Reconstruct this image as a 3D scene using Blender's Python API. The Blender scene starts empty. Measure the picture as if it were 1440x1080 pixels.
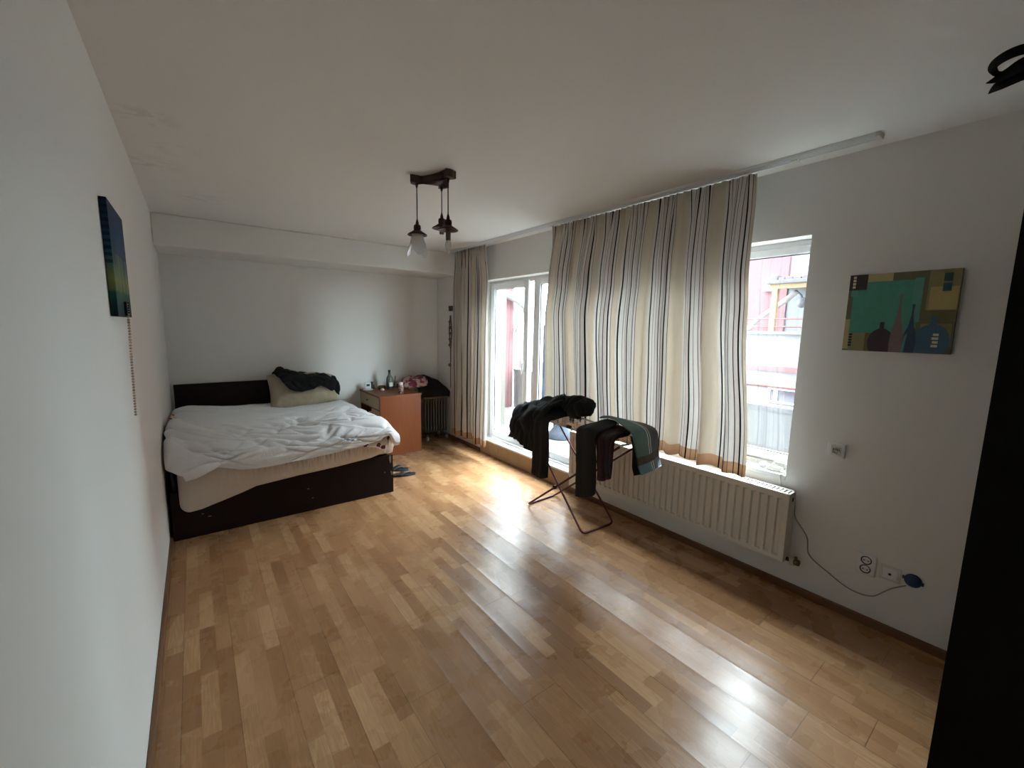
import bpy, bmesh, math, random
from mathutils import Vector, Matrix, noise
C = bpy.context.scene.collection
PI = math.pi
random.seed(7)

# ------------------------------------------------------------------ room measures (metres)
W, D, H = 3.106, 5.60, 2.554          # right wall, back wall, ceiling
REAR = -0.55
BEAM_Y, BEAM_Z = 4.99, 2.276
FX = 3.225                            # inner face of the window frames
LINTEL, SILL, STEP = 2.158, 0.717, 0.19
WIN_Y, DIV_Y, DOOR_Y = 0.948, 2.81, 4.41

# ------------------------------------------------------------------ camera (measured from the photograph)
FOC = 586.338
CAM = Vector((0.23748, 0.0, 1.6))
RT = Vector((0.79698454, -0.60375404, 0.01722497))
UP = Vector((0.06763156, 0.11754315, 0.99076212))
FW = Vector((0.60020131, 0.78845714, -0.1345129))

def at(px, py, axis, val):
    """the point of the plane axis=val that shows at pixel px, py of the photograph"""
    d = FW + RT * ((px - 720) / FOC) - UP * ((py - 540) / FOC)
    i = 'xyz'.index(axis)
    return CAM + d * ((val - CAM[i]) / d[i])

cam_data = bpy.data.cameras.new('camera')
cam_data.sensor_width = 36.0
cam_data.sensor_fit = 'HORIZONTAL'
cam_data.lens = FOC / 1440 * 36
cam_data.clip_start = 0.02
cam_data.clip_end = 2000
cam = bpy.data.objects.new('camera', cam_data)
C.objects.link(cam)
cam.matrix_world = Matrix(((RT.x, UP.x, -FW.x, CAM.x), (RT.y, UP.y, -FW.y, CAM.y), (RT.z, UP.z, -FW.z, CAM.z), (0, 0, 0, 1)))
bpy.context.scene.camera = cam

# ------------------------------------------------------------------ materials
def srgb(r, g, b):
    f = lambda c: (c / 255 / 12.92) if c / 255 <= 0.04045 else ((c / 255 + 0.055) / 1.055) ** 2.4
    return (f(r), f(g), f(b), 1)

class Nodes:
    def __init__(self, name):
        self.m = bpy.data.materials.new(name)
        self.m.use_nodes = True
        self.t = self.m.node_tree
        self.t.nodes.clear()
        self.out = self.t.nodes.new('ShaderNodeOutputMaterial')
    def n(self, kind, ins=None, **props):
        nd = self.t.nodes.new('ShaderNode' + kind)
        for k, v in props.items():
            setattr(nd, k, v)
        for k, v in (ins or {}).items():
            s = nd.inputs[k]
            if isinstance(v, bpy.types.NodeSocket):
                self.t.links.new(v, s)
            else:
                s.default_value = v
        return nd
    def math(self, op, a, b=None, c=None):
        ins = {0: a}
        if b is not None: ins[1] = b
        if c is not None: ins[2] = c
        return self.n('Math', ins, operation=op).outputs[0]
    def mix(self, fac, a, b, blend='MIX'):
        nd = self.n('Mix', None, data_type='RGBA', blend_type=blend)
        for i, v in ((0, fac), (6, a), (7, b)):
            if isinstance(v, bpy.types.NodeSocket): self.t.links.new(v, nd.inputs[i])
            else: nd.inputs[i].default_value = v
        return nd.outputs[2]
    def ramp(self, fac, stops, interp='LINEAR'):
        nd = self.n('ValToRGB', {0: fac})
        cr = nd.color_ramp
        cr.interpolation = interp
        while len(cr.elements) > 1: cr.elements.remove(cr.elements[-1])
        cr.elements[0].position = stops[0][0]; cr.elements[0].color = stops[0][1]
        for p, c in stops[1:]:
            e = cr.elements.new(p); e.color = c
        return nd.outputs[0]
    def coord(self, which='Object'):
        return self.n('TexCoord').outputs[which]
    def noise(self, vec, scale, detail=3, rough=0.5, dist=0.0):
        return self.n('TexNoise', {'Vector': vec, 'Scale': scale, 'Detail': detail, 'Roughness': rough, 'Distortion': dist}).outputs[0]
    def scaled(self, vec, s):
        return self.n('Mapping', {'Vector': vec, 'Scale': s}).outputs[0]
    def bump(self, h, strength, dist=0.01):
        return self.n('Bump', {'Height': h, 'Strength': strength, 'Distance': dist}).outputs[0]
    def finish(self, shader):
        self.t.links.new(shader, self.out.inputs[0])
        return self.m
    def principled(self, color, rough=0.5, **ins):
        d = {'Base Color': color, 'Roughness': rough}
        d.update({k.replace('_', ' '): v for k, v in ins.items()})
        return self.n('BsdfPrincipled', d).outputs[0]

def plain(name, col, rough=0.5, var=0.06, scale=30, bump=0.0, **kw):
    """a procedural one-material surface: slight colour mottling, optional fine bump"""
    k = Nodes(name)
    co = k.coord()
    f = k.noise(co, scale, 4)
    dark = tuple(c * (1 - var) for c in col[:3]) + (1,)
    lite = tuple(min(1, c * (1 + var)) for c in col[:3]) + (1,)
    c = k.mix(f, dark, lite)
    if bump: kw['Normal'] = k.bump(f, bump, 0.002)
    return k.finish(k.principled(c, rough, **kw))

def cloth(name, col, rough=0.9, var=0.12, weave=900, sheen=0.2, fold=0.25):
    k = Nodes(name)
    co = k.coord()
    a = k.noise(co, 9, 5, 0.6)
    b = k.noise(co, weave, 2)
    dark = tuple(c * (1 - var) for c in col[:3]) + (1,)
    lite = tuple(min(1, c * (1 + var)) for c in col[:3]) + (1,)
    c = k.mix(a, dark, lite)
    h = k.math('ADD', k.math('MULTIPLY', k.noise(co, 38, 4, 0.6, 1.2), fold), k.math('MULTIPLY', b, 0.05))
    return k.finish(k.principled(c, rough, Normal=k.bump(h, 0.6, 0.012), Sheen_Weight=sheen, Specular_IOR_Level=0.15))

def wall_paint(name, col):
    k = Nodes(name)
    co = k.coord()
    big = k.noise(co, 1.1, 4, 0.6)
    fine = k.noise(co, 220, 3)
    mid = k.noise(co, 14, 4)
    c = k.mix(big, tuple(x * 0.955 for x in col[:3]) + (1,), col)
    h = k.math('ADD', k.math('MULTIPLY', fine, 0.35), mid)
    if name == 'white_ceiling_paint':
        # old damp stains by the left wall
        pos = k.n('NewGeometry').outputs['Position']
        for sx, sy, r_ in ((0.12, 2.75, 0.16), (0.22, 3.15, 0.13), (0.10, 3.5, 0.2), (0.35, 4.2, 0.2)):
            ds = k.n('VectorMath', {0: pos, 1: (sx, sy, H)}, operation='DISTANCE').outputs['Value']
            f = k.math('MAXIMUM', 0, k.math('SUBTRACT', 1, k.math('DIVIDE', ds, r_)))
            st = k.math('MULTIPLY', f, k.math('GREATER_THAN', k.noise(k.scaled(co, (1, 1.8, 1)), 9, 3), 0.52))
            c = k.mix(k.math('MULTIPLY', st, 0.22), c, srgb(150, 130, 112))
    return k.finish(k.principled(c, 0.72, Normal=k.bump(h, 0.12, 0.004), Specular_IOR_Level=0.3))

def floor_laminate():
    k = Nodes('oak_laminate')
    co = k.coord()
    sep = k.n('SeparateXYZ', {0: co})
    x, y = sep.outputs[0], sep.outputs[1]
    PW, SW, PL = 0.193, 0.193 / 3, 1.29
    px = k.math('DIVIDE', k.math('ADD', x, 0.1), PW)
    pi = k.math('FLOOR', px); pf = k.math('SUBTRACT', px, pi)
    prand = k.n('TexWhiteNoise', {'W': pi}, noise_dimensions='1D').outputs[0]
    py = k.math('ADD', k.math('DIVIDE', y, PL), k.math('MULTIPLY', prand, 7.0))
    pj = k.math('FLOOR', py); pyf = k.math('SUBTRACT', py, pj)
    sx = k.math('DIVIDE', k.math('ADD', x, 0.1), SW)
    si = k.math('FLOOR', sx); sf = k.math('SUBTRACT', sx, si)
    srand = k.n('TexWhiteNoise', {'W': k.math('ADD', si, 31.7)}, noise_dimensions='1D').outputs[0]
    sl = k.math('ADD', 0.30, k.math('MULTIPLY', srand, 0.14))
    sy = k.math('ADD', k.math('DIVIDE', y, sl), k.math('MULTIPLY', srand, 11.0))
    sj = k.math('FLOOR', sy); syf = k.math('SUBTRACT', sy, sj)
    cell = k.n('CombineXYZ', {0: si, 1: sj, 2: 3.3}).outputs[0]
    wn = k.n('TexWhiteNoise', {'Vector': cell}, noise_dimensions='3D')
    tone, tint = wn.outputs[0], wn.outputs[1]
    off = k.n('VectorMath', {0: tint, 1: (40, 40, 40)}, operation='MULTIPLY').outputs[0]
    gv = k.n('VectorMath', {0: k.scaled(co, (1, 0.07, 1)), 1: off}, operation='ADD').outputs[0]
    grain = k.noise(gv, 150, 4, 0.65, 0.3)
    gv2 = k.n('VectorMath', {0: k.scaled(co, (1, 0.10, 1)), 1: off}, operation='ADD').outputs[0]
    swirl = k.noise(gv2, 24, 2, 0.4, 0.4)
    rings = k.math('FRACT', k.math('MULTIPLY', swirl, 8.0))
    rings = k.math('ABSOLUTE', k.math('SUBTRACT', rings, 0.5))
    figured = k.math('GREATER_THAN', k.n('SeparateColor', {0: tint}).outputs[2], 0.55)
    base = k.ramp(tone, [(0.0, srgb(156, 113, 77)), (0.35, srgb(172, 128, 89)), (0.7, srgb(182, 139, 99)), (1.0, srgb(202, 160, 118))])
    c = k.mix(k.math('MULTIPLY', k.math('SUBTRACT', 0.60, grain), 1.1, ), base, srgb(134, 92, 54))
    rk = k.math('MULTIPLY', k.math('MULTIPLY', k.math('SUBTRACT', 0.5, rings), k.math('ADD', 0.12, k.math('MULTIPLY', figured, 0.75))), 0.68)
    c = k.mix(rk, c, srgb(120, 80, 46))
    # the joints: thin between strips, open between boards
    def near(f, w): return k.math('LESS_THAN', k.math('SUBTRACT', 0.5, k.math('ABSOLUTE', k.math('SUBTRACT', f, 0.5))), w)
    strip = k.math('MAXIMUM', near(sf, 0.012), near(syf, 0.002))
    c = k.mix(k.math('MULTIPLY', strip, 0.3), c, srgb(90, 58, 32))
    board = k.math('MAXIMUM', near(pf, 0.007), near(pyf, 0.0012))
    c = k.mix(k.math('MULTIPLY', board, 0.5), c, srgb(60, 38, 22))
    # boards cupped at their edges, so that the glare breaks at the joints
    e = k.math('ABSOLUTE', k.math('SUBTRACT', k.math('MULTIPLY', pf, 2), 1))
    cup = k.math('POWER', e, 5.0)
    tilt = k.math('MULTIPLY', k.math('MULTIPLY', k.math('SUBTRACT', prand, 0.5), pf), 0.9)
    wave = k.math('MULTIPLY', k.noise(k.scaled(co, (2.5, 1, 1)), 2.2, 2), 1.6)
    h = k.math('ADD', k.math('ADD', cup, tilt), wave)
    h = k.math('SUBTRACT', h, k.math('MULTIPLY', board, 0.9))
    h = k.math('ADD', h, k.math('MULTIPLY', grain, 0.10))
    nrm = k.bump(h, 0.55, 0.0022)
    rough = k.math('ADD', 0.20, k.math('MULTIPLY', k.noise(co, 6, 3), 0.16))
    return k.finish(k.principled(c, rough, Normal=nrm, Specular_IOR_Level=0.42))

def curtain_cloth():
    k = Nodes('striped_curtain_cloth')
    sep = k.n('SeparateXYZ', {0: k.coord('UV')})
    u, v = sep.outputs[0], sep.outputs[1]
    f = k.math('FRACT', k.math('DIVIDE', u, 0.36))
    cream, white, lilac, black, brown = srgb(220, 209, 193), srgb(228, 224, 220), srgb(218, 209, 205), srgb(18, 12, 14), srgb(84, 58, 58)
    st = [(0, cream), (.30, brown), (.312, white), (.37, black), (.398, lilac), (.46, brown), (.472, white), (.54, brown), (.55, white),
          (.61, black), (.638, lilac), (.70, brown), (.71, white), (.77, brown), (.782, white), (.87, black), (.90, white), (.96, cream)]
    c = k.ramp(f, st, 'CONSTANT')
    hem = k.math('LESS_THAN', v, 0.08)
    tan = srgb(196, 156, 114)
    dark = k.math('LESS_THAN', k.n('RGBToBW', {0: c}).outputs[0], 0.12)
    c = k.mix(k.math('MULTIPLY', hem, k.math('SUBTRACT', 1, dark)), c, tan)
    w = k.noise(k.scaled(k.coord('UV'), (900, 900, 1)), 1.0, 2)
    slub = k.noise(k.scaled(k.coord('UV'), (60, 3, 1)), 1.0, 3)
    c = k.mix(k.math('MULTIPLY', slub, 0.22), c, k.mix(0.5, c, srgb(176, 160, 140)))
    nrm = k.bump(k.math('ADD', w, slub), 0.15, 0.002)
    d = k.n('BsdfDiffuse', {0: c, 1: 0.5, 'Normal': nrm}).outputs[0]
    t = k.n('BsdfTranslucent', {0: k.mix(k.math('MULTIPLY', k.math('SUBTRACT', 1, dark), 0.35), c, (0.75, 0.73, 0.70, 1)), 'Normal': nrm}).outputs[0]
    return k.finish(k.n('MixShader', {0: 0.34, 1: d, 2: t}).outputs[0])

def pane_glass():
    k = Nodes('window_glass')
    fr = k.n('LayerWeight', {0: 0.5}).outputs[1]
    fr = k.math('ADD', 0.035, k.math('MULTIPLY', k.math('POWER', fr, 5.0), 0.9))
    tr = k.n('BsdfTransparent', {0: (0.90, 0.93, 0.925, 1)}).outputs[0]
    gl = k.n('BsdfGlossy', {0: (1, 1, 1, 1), 'Roughness': 0.02}).outputs[0]
    return k.finish(k.n('MixShader', {0: fr, 1: tr, 2: gl}).outputs[0])

def veneer(name, c1, c2, rough=0.4, axis=2, scale=26, spec=0.4):
    k = Nodes(name)
    co = k.coord()
    s = [1, 1, 1]; s[axis] = 0.06
    g = k.noise(k.scaled(co, tuple(s)), scale * 3, 5, 0.6, 0.4)
    return k.finish(k.principled(k.mix(g, c1, c2), rough, Normal=k.bump(g, 0.08, 0.002), Specular_IOR_Level=spec))

M = {}
M['wall'] = wall_paint('white_wall_paint', (0.83, 0.82, 0.79, 1))
M['ceiling'] = wall_paint('white_ceiling_paint', (0.82, 0.805, 0.775, 1))
M['floor'] = floor_laminate()
M['curtain'] = curtain_cloth()
M['glass'] = pane_glass()
M['pvc'] = plain('white_plastic', (0.80, 0.81, 0.82, 1), 0.35, 0.02)
M['ivory'] = plain('ivory_plastic', (0.72, 0.69, 0.62, 1), 0.4, 0.03)
M['gasket'] = plain('black_rubber', (0.02, 0.02, 0.022, 1), 0.6)
M['enamel'] = plain('white_enamel', (0.74, 0.71, 0.65, 1), 0.35, 0.02)
M['wenge'] = veneer('dark_wenge_veneer', (0.008, 0.004, 0.0035, 1), (0.016, 0.0075, 0.0065, 1), 0.45, 0, spec=0.2)
M['wenge_black'] = veneer('black_wenge_veneer', (0.0035, 0.003, 0.003, 1), (0.006, 0.005, 0.005, 1), 0.7, 2, spec=0.1)
M['cherry'] = veneer('cherry_veneer', srgb(112, 52, 9), srgb(136, 70, 17), 0.42, 2)
M['cherry_dark'] = veneer('dark_cherry_edge', srgb(60, 22, 13), srgb(78, 32, 19), 0.4, 1)
M['beech'] = veneer('pale_beech_drawer', srgb(172, 152, 124), srgb(186, 166, 138), 0.5, 1)
M['skirting'] = veneer('skirting_oak', srgb(104, 70, 46), srgb(126, 88, 60), 0.4, 1)
M['brass'] = plain('aged_brass', (0.16, 0.12, 0.06, 1), 0.35, Metallic=1.0)
M['steel'] = plain('steel', (0.55, 0.55, 0.54, 1), 0.3, Metallic=1.0)
M['chrome_wire'] = plain('white_coated_wire', (0.62, 0.60, 0.57, 1), 0.35)
M['red_tube'] = plain('dark_red_tube', (0.10, 0.008, 0.012, 1), 0.45)
M['black_plastic'] = plain('black_plastic', (0.012, 0.012, 0.013, 1), 0.45)
M['black_iron'] = plain('black_iron', (0.003, 0.003, 0.0035, 1), 0.8, Specular_IOR_Level=0.08)
M['bronze'] = plain('dark_bronze', (0.050, 0.022, 0.016, 1), 0.45, 0.2, Metallic=0.4)
M['bronze_wood'] = veneer('dark_brown_lamp_wood', (0.040, 0.018, 0.012, 1), (0.062, 0.028, 0.018, 1), 0.45, 0)
M['tile'] = plain('beige_tile', srgb(158, 132, 102), 0.45, 0.14, 12)
M['grout'] = plain('grey_grout', srgb(104, 88, 72), 0.9)
M['sill'] = plain('white_marble_sill', (0.74, 0.75, 0.75, 1), 0.3, 0.08, 14)
M['marble'] = plain('speckled_marble', (0.52, 0.50, 0.45, 1), 0.5, 0.4, 60)
M['concrete'] = plain('grey_concrete', (0.34, 0.34, 0.34, 1), 0.85, 0.1, 6)
M['white_cable'] = plain('white_cable_sheath', (0.62, 0.60, 0.55, 1), 0.5)
M['grey_cable'] = plain('grey_cable_sheath', (0.34, 0.31, 0.26, 1), 0.5)

# ------------------------------------------------------------------ mesh helpers
def new_bm(): return bmesh.new()

def box(bm, x0, x1, y0, y1, z0, z1, mi=0):
    v = [bm.verts.new((x, y, z)) for x in (x0, x1) for y in (y0, y1) for z in (z0, z1)]
    for f in ((0, 1, 3, 2), (4, 6, 7, 5), (0, 4, 5, 1), (2, 3, 7, 6), (0, 2, 6, 4), (1, 5, 7, 3)):
        bm.faces.new([v[i] for i in f]).material_index = mi
    return v

def tube(bm, pts, r, seg=8, cap=True, mi=0):
    pts = [Vector(p) for p in pts]
    rr = r if isinstance(r, (list, tuple)) else [r] * len(pts)
    rings, ref = [], None
    for i, p in enumerate(pts):
        d = (pts[min(i + 1, len(pts) - 1)] - pts[max(i - 1, 0)]).normalized()
        if ref is None:
            ref = Vector((0, 0, 1)) if abs(d.z) < 0.9 else Vector((1, 0, 0))
        a = (ref - d * ref.dot(d)).normalized(); b = d.cross(a); ref = a
        rings.append([bm.verts.new(p + (a * math.cos(t) + b * math.sin(t)) * rr[i]) for t in [2 * PI * k / seg for k in range(seg)]])
    for i in range(len(rings) - 1):
        for k in range(seg):
            bm.faces.new((rings[i][k], rings[i][(k + 1) % seg], rings[i + 1][(k + 1) % seg], rings[i + 1][k])).material_index = mi
    if cap:
        bm.faces.new(list(reversed(rings[0]))).material_index = mi
        bm.faces.new(rings[-1]).material_index = mi

def lathe(bm, prof, c, seg=24, axis='z', mi=0):
    """profile of (radius, height) turned about an axis through c"""
    c = Vector(c)
    def P(r, h, t):
        a, b = r * math.cos(t), r * math.sin(t)
        return c + {'z': Vector((a, b, h)), 'x': Vector((h, a, b)), 'y': Vector((a, h, b))}[axis]
    rings = []
    for r, h in prof:
        if r < 1e-6: rings.append([bm.verts.new(P(0, h, 0))])
        else: rings.append([bm.verts.new(P(r, h, 2 * PI * k / seg)) for k in range(seg)])
    for i in range(len(rings) - 1):
        A, B = rings[i], rings[i + 1]
        for k in range(seg):
            k2 = (k + 1) % seg
            if len(A) == 1 and len(B) == 1: continue
            if len(A) == 1: f = (A[0], B[k2], B[k])
            elif len(B) == 1: f = (A[k], A[k2], B[0])
            else: f = (A[k], A[k2], B[k2], B[k])
            bm.faces.new(f).material_index = mi
    return rings

def smooth_path(pts, n=8):
    pts = [Vector(p) for p in pts]
    out = []
    for i in range(len(pts) - 1):
        p0, p1, p2, p3 = pts[max(i - 1, 0)], pts[i], pts[i + 1], pts[min(i + 2, len(pts) - 1)]
        for k in range(n):
            t = k / n
            out.append(0.5 * ((2 * p1) + (p2 - p0) * t + (2 * p0 - 5 * p1 + 4 * p2 - p3) * t * t + (3 * p1 - p0 - 3 * p2 + p3) * t ** 3))
    out.append(pts[-1])
    return out

def finish(name, bm, mats, parent=None, smooth=False, bevel=0.0, origin=None, recalc=True, bseg=2):
    """link a bmesh (world coordinates) as ONE mesh object"""
    if recalc: bmesh.ops.recalc_face_normals(bm, faces=bm.faces[:])
    if origin is None:
        if parent is not None: origin = Vector(parent['origin_point'])
        else:
            vs = [v.co for v in bm.verts]
            origin = Vector(((min(v.x for v in vs) + max(v.x for v in vs)) / 2, (min(v.y for v in vs) + max(v.y for v in vs)) / 2, min(v.z for v in vs)))
    origin = Vector(origin)
    bmesh.ops.translate(bm, verts=bm.verts[:], vec=-origin)
    me = bpy.data.meshes.new(name)
    bm.to_mesh(me); bm.free()
    for m in (mats if isinstance(mats, (list, tuple)) else [mats]): me.materials.append(m)
    if smooth:
        for p in me.polygons: p.use_smooth = True
    o = bpy.data.objects.new(name, me)
    C.objects.link(o)
    if parent is not None:
        o.parent = parent
        o.location = origin - Vector(parent['origin_point'])
    else:
        o.location = origin
    o['origin_point'] = tuple(origin)
    if bevel:
        b = o.modifiers.new('bevel', 'BEVEL'); b.width = bevel; b.segments = bseg; b.limit_method = 'ANGLE'; b.angle_limit = math.radians(40)
        if smooth is False:
            for p in me.polygons: p.use_smooth = False
    return o

def thing(name, label, cat, loc, group=None):
    o = bpy.data.objects.new(name, None)
    o.empty_display_size = 0.05
    C.objects.link(o)
    o.location = loc
    o['origin_point'] = tuple(loc)
    return tag(o, label, cat, group)

def tag(o, label, cat, group=None, kind=None):
    if label: o['label'] = label
    if cat: o['category'] = cat
    if group: o['group'] = group
    if kind: o['kind'] = kind
    return o

def struct(name, bm, mats, **kw):
    o = finish(name, bm, mats, **kw)
    o['kind'] = 'structure'
    return o

def cr(p, t):
    """Catmull-Rom through the list p at t in 0..1"""
    n = len(p) - 1
    x = min(max(t, 0), 1) * n
    i = min(int(x), n - 1); t = x - i
    p0, p1, p2, p3 = p[max(i - 1, 0)], p[i], p[i + 1], p[min(i + 2, n)]
    return 0.5 * ((2 * p1) + (p2 - p0) * t + (2 * p0 - 5 * p1 + 4 * p2 - p3) * t * t + (3 * p1 - p0 - 3 * p2 + p3) * t ** 3)

def fbm(p, s, o=3):
    a, v = 1.0, 0.0
    for i in range(o):
        v += a * noise.noise(Vector((p[0] * s, p[1] * s, p[2] * s)) + Vector((i * 17.3, i * 5.1, 2.2 * i)))
        a *= 0.5; s *= 2.1
    return v

def ridge(p, s):
    """sharp crease: 1 on the crest line, falling to 0"""
    n = noise.noise(Vector((p[0] * s, p[1] * s, p[2] * s)))
    return max(0.0, 1 - abs(n) * 3.2)

def grid(func, nu, nv, uv=None, close_u=False, mi=0, bm=None):
    bm = bm or new_bm()
    lay = bm.loops.layers.uv.verify()
    rows = [[bm.verts.new(func(i / nu, j / nv)) for i in range(nu + (0 if close_u else 1))] for j in range(nv + 1)]
    for j in range(nv):
        for i in range(nu):
            i2 = (i + 1) % len(rows[j]) if close_u else i + 1
            f = bm.faces.new((rows[j][i], rows[j][i2], rows[j + 1][i2], rows[j + 1][i]))
            f.material_index = mi
            f.smooth = True
            for l, (a, b) in zip(f.loops, ((i, j), (i + 1, j), (i + 1, j + 1), (i, j + 1))):
                l[lay].uv = uv(a / nu, b / nv) if uv else (a / nu, b / nv)
    return bm

def net_sheet(name, net, mats, nu=60, nv=60, wrinkle=0.01, wscale=6, fold=0.0, fscale=12, thick=0.006, seed=0, parent=None, warp=None):
    """cloth through a net of 3-D points (rows down, columns across) with wrinkles along its normal"""
    net = [[Vector(p) for p in r] for r in net]
    def S(u, v): return cr([cr(r, u) for r in net], v)
    def F(u, v):
        p = S(u, v)
        e = 0.004
        du = S(min(u + e, 1), v) - S(max(u - e, 0), v); dv = S(u, min(v + e, 1)) - S(u, max(v - e, 0))
        n = du.cross(dv)
        n = n.normalized() if n.length > 1e-9 else Vector((0, 0, 1))
        q = p + Vector((seed * 3.7, seed * 1.3, 0))
        d = wrinkle * fbm(q, wscale, 3)
        if fold:
            d += fold * math.sin(u * fscale + 1.6 * fbm(Vector((u * 2, v * 1.4, seed)), 1.5, 2) + seed) * (0.35 + 0.65 * v)
        if warp: d += warp(u, v, p)
        return p + n * d
    bm = grid(F, nu, nv)
    o = finish(name, bm, mats, parent=parent, smooth=True, recalc=False)
    if thick:
        s = o.modifiers.new('thickness', 'SOLIDIFY'); s.thickness = thick; s.offset = -1
    return o

# ================================================================== THE ROOM
bm = new_bm(); box(bm, -0.15, W + 0.3, REAR - 0.15, D + 0.15, -0.12, 0.0)
struct('floor', bm, M['floor'], origin=(0, 0, 0))
bm = new_bm(); box(bm, -0.15, W + 0.3, REAR - 0.15, D + 0.15, H, H + 0.15)
struct('ceiling', bm, M['ceiling'])
bm = new_bm(); box(bm, -0.15, 0, REAR, D, 0, H)
struct('wall_left', bm, M['wall'])
bm = new_bm(); box(bm, -0.15, W + 0.3, D, D + 0.15, 0, H)
struct('wall_back', bm, M['wall'])
bm = new_bm(); box(bm, -0.15, W + 0.3, REAR - 0.15, REAR, 0, H)
struct('wall_rear', bm, M['wall'])
XO = W + 0.3
bm = new_bm()
box(bm, W, 3.2, REAR, WIN_Y, 0, H); box(bm, 3.2, XO, REAR, WIN_Y - 0.08, 0, H)                 # solid part nearest the camera
box(bm, W, XO, WIN_Y, DOOR_Y, LINTEL, H); box(bm, 3.2, XO, WIN_Y - 0.08, WIN_Y, LINTEL, H); box(bm, 3.2, XO, WIN_Y - 0.08, WIN_Y, 0, SILL - 0.03)          # above the openings
box(bm, W, XO, WIN_Y, DIV_Y, 0, SILL - 0.03)      # below the window
box(bm, W, XO, DOOR_Y, D, 0, H)                   # beyond the balcony door
box(bm, W + 0.012, XO, DIV_Y, DOOR_Y, 0, STEP - 0.02)
struct('wall_right', bm, M['wall'])
bm = new_bm(); box(bm, 0, W, BEAM_Y, D, BEAM_Z, H)
struct('trim_1', bm, M['wall'], bevel=0.012)      # boxed beam along the back wall

# tiled riser of the balcony step
bm = new_bm()
box(bm, W - 0.001, W + 0.012, DIV_Y, DOOR_Y, 0.0, STEP - 0.02, 1)
y = DIV_Y + 0.001
while y < DOOR_Y - 0.01:
    y2 = min(y + 0.197, DOOR_Y)
    box(bm, W - 0.009, W + 0.004, y, y2, 0.004, STEP - 0.022)
    y += 0.20
struct('trim_2', bm, [M['tile'], M['grout']])
bm = new_bm(); box(bm, W - 0.012, FX, DIV_Y, DOOR_Y, STEP - 0.02, STEP)
struct('trim_3', bm, M['sill'], bevel=0.004)      # white step top
bm = new_bm(); box(bm, W - 0.004, FX + 0.05, WIN_Y, DIV_Y, SILL - 0.03, SILL)
struct('trim_4', bm, M['sill'], bevel=0.004)      # window sill
bm = new_bm(); box(bm, FX - 0.018, FX + 0.05, WIN_Y, DIV_Y, SILL, SILL + 0.035)
struct('trim_5', bm, M['marble'])                 # speckled strip under the frame

# baseboards
def skirt(name, x0, x1, y0, y1, slope):
    bm = new_bm()
    box(bm, x0, x1, y0, y1, 0, 0.05)
    return struct(name, bm, M['skirting'], bevel=0.006)
skirt('baseboard_right', W - 0.018, W, 0.12, DIV_Y - 0.01, 0)
skirt('baseboard_far_right', W - 0.018, W, DOOR_Y + 0.01, D - 0.02, 0)
skirt('baseboard_left', 0, 0.018, REAR, 3.74, 0)
skirt('baseboard_back', 1.72, W - 0.02, D - 0.018, D, 0)
skirt('baseboard_rear', 0.02, 2.0, REAR, REAR + 0.018, 0)

def window_leaf(name, parent, y0, y1, z0, z1, x0, depth, stile):
    """sash: four rails as one mesh, glass and seal as children"""
    bm = new_bm()
    box(bm, x0, x0 + depth, y0, y0 + stile, z0, z1); box(bm, x0, x0 + depth, y1 - stile, y1, z0, z1)
    box(bm, x0, x0 + depth, y0 + stile, y1 - stile, z0, z0 + stile); box(bm, x0, x0 + depth, y0 + stile, y1 - stile, z1 - stile, z1)
    s = finish(name, bm, M['pvc'], parent=parent, bevel=0.006)
    a, b, c, d = y0 + stile, y1 - stile, z0 + stile, z1 - stile
    bm = new_bm(); t = 0.005; g = x0 + depth * 0.35
    box(bm, g - 0.012, g, a, a + t, c, d); box(bm, g - 0.012, g, b - t, b, c, d)
    box(bm, g - 0.012, g, a, b, c, c + t); box(bm, g - 0.012, g, a, b, d - t, d)
    finish('seal', bm, M['gasket'], parent=s)
    bm = new_bm(); box(bm, g, g + 0.006, a, b, c, d)
    finish('pane', bm, M['glass'], parent=s)
    return s

def ring_frame(bm, y0, y1, z0, z1, x0, x1, w):
    box(bm, x0, x1, y0, y0 + w, z0, z1); box(bm, x0, x1, y1 - w, y1, z0, z1)
    box(bm, x0, x1, y0 + w, y1 - w, z0, z0 + w); box(bm, x0, x1, y0 + w, y1 - w, z1 - w, z1)

# balcony door: fixed frame, left leaf, narrow side light, right leaf
bm = new_bm()
ring_frame(bm, DIV_Y, DOOR_Y, STEP, LINTEL, FX + 0.01, FX + 0.08, 0.045)
box(bm, FX + 0.01, FX + 0.08, 3.50, 3.57, STEP + 0.045, LINTEL - 0.045)
door = struct('door_1', bm, M['pvc'], bevel=0.005)
lf = window_leaf('left_leaf', door, 3.645, DOOR_Y - 0.035, STEP + 0.03, LINTEL - 0.03, FX - 0.008, 0.07, 0.075)
window_leaf('right_leaf', door, DIV_Y + 0.03, 3.515, STEP + 0.03, LINTEL - 0.03, FX - 0.004, 0.066, 0.062)
bm = new_bm(); box(bm, FX + 0.03, FX + 0.036, 3.57, 3.645, STEP + 0.045, LINTEL - 0.045)
finish('side_pane', bm, M['glass'], parent=door)
bm = new_bm()
box(bm, FX - 0.018, FX - 0.008, 3.665, 3.695, 1.10, 1.24)
tube(bm, [(FX - 0.012, 3.68, 1.20), (FX - 0.05, 3.68, 1.20), (FX - 0.052, 3.68, 1.19), (FX - 0.052, 3.68, 1.08)], 0.009)
finish('handle', bm, M['steel'], parent=lf, bevel=0.002)

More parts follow.
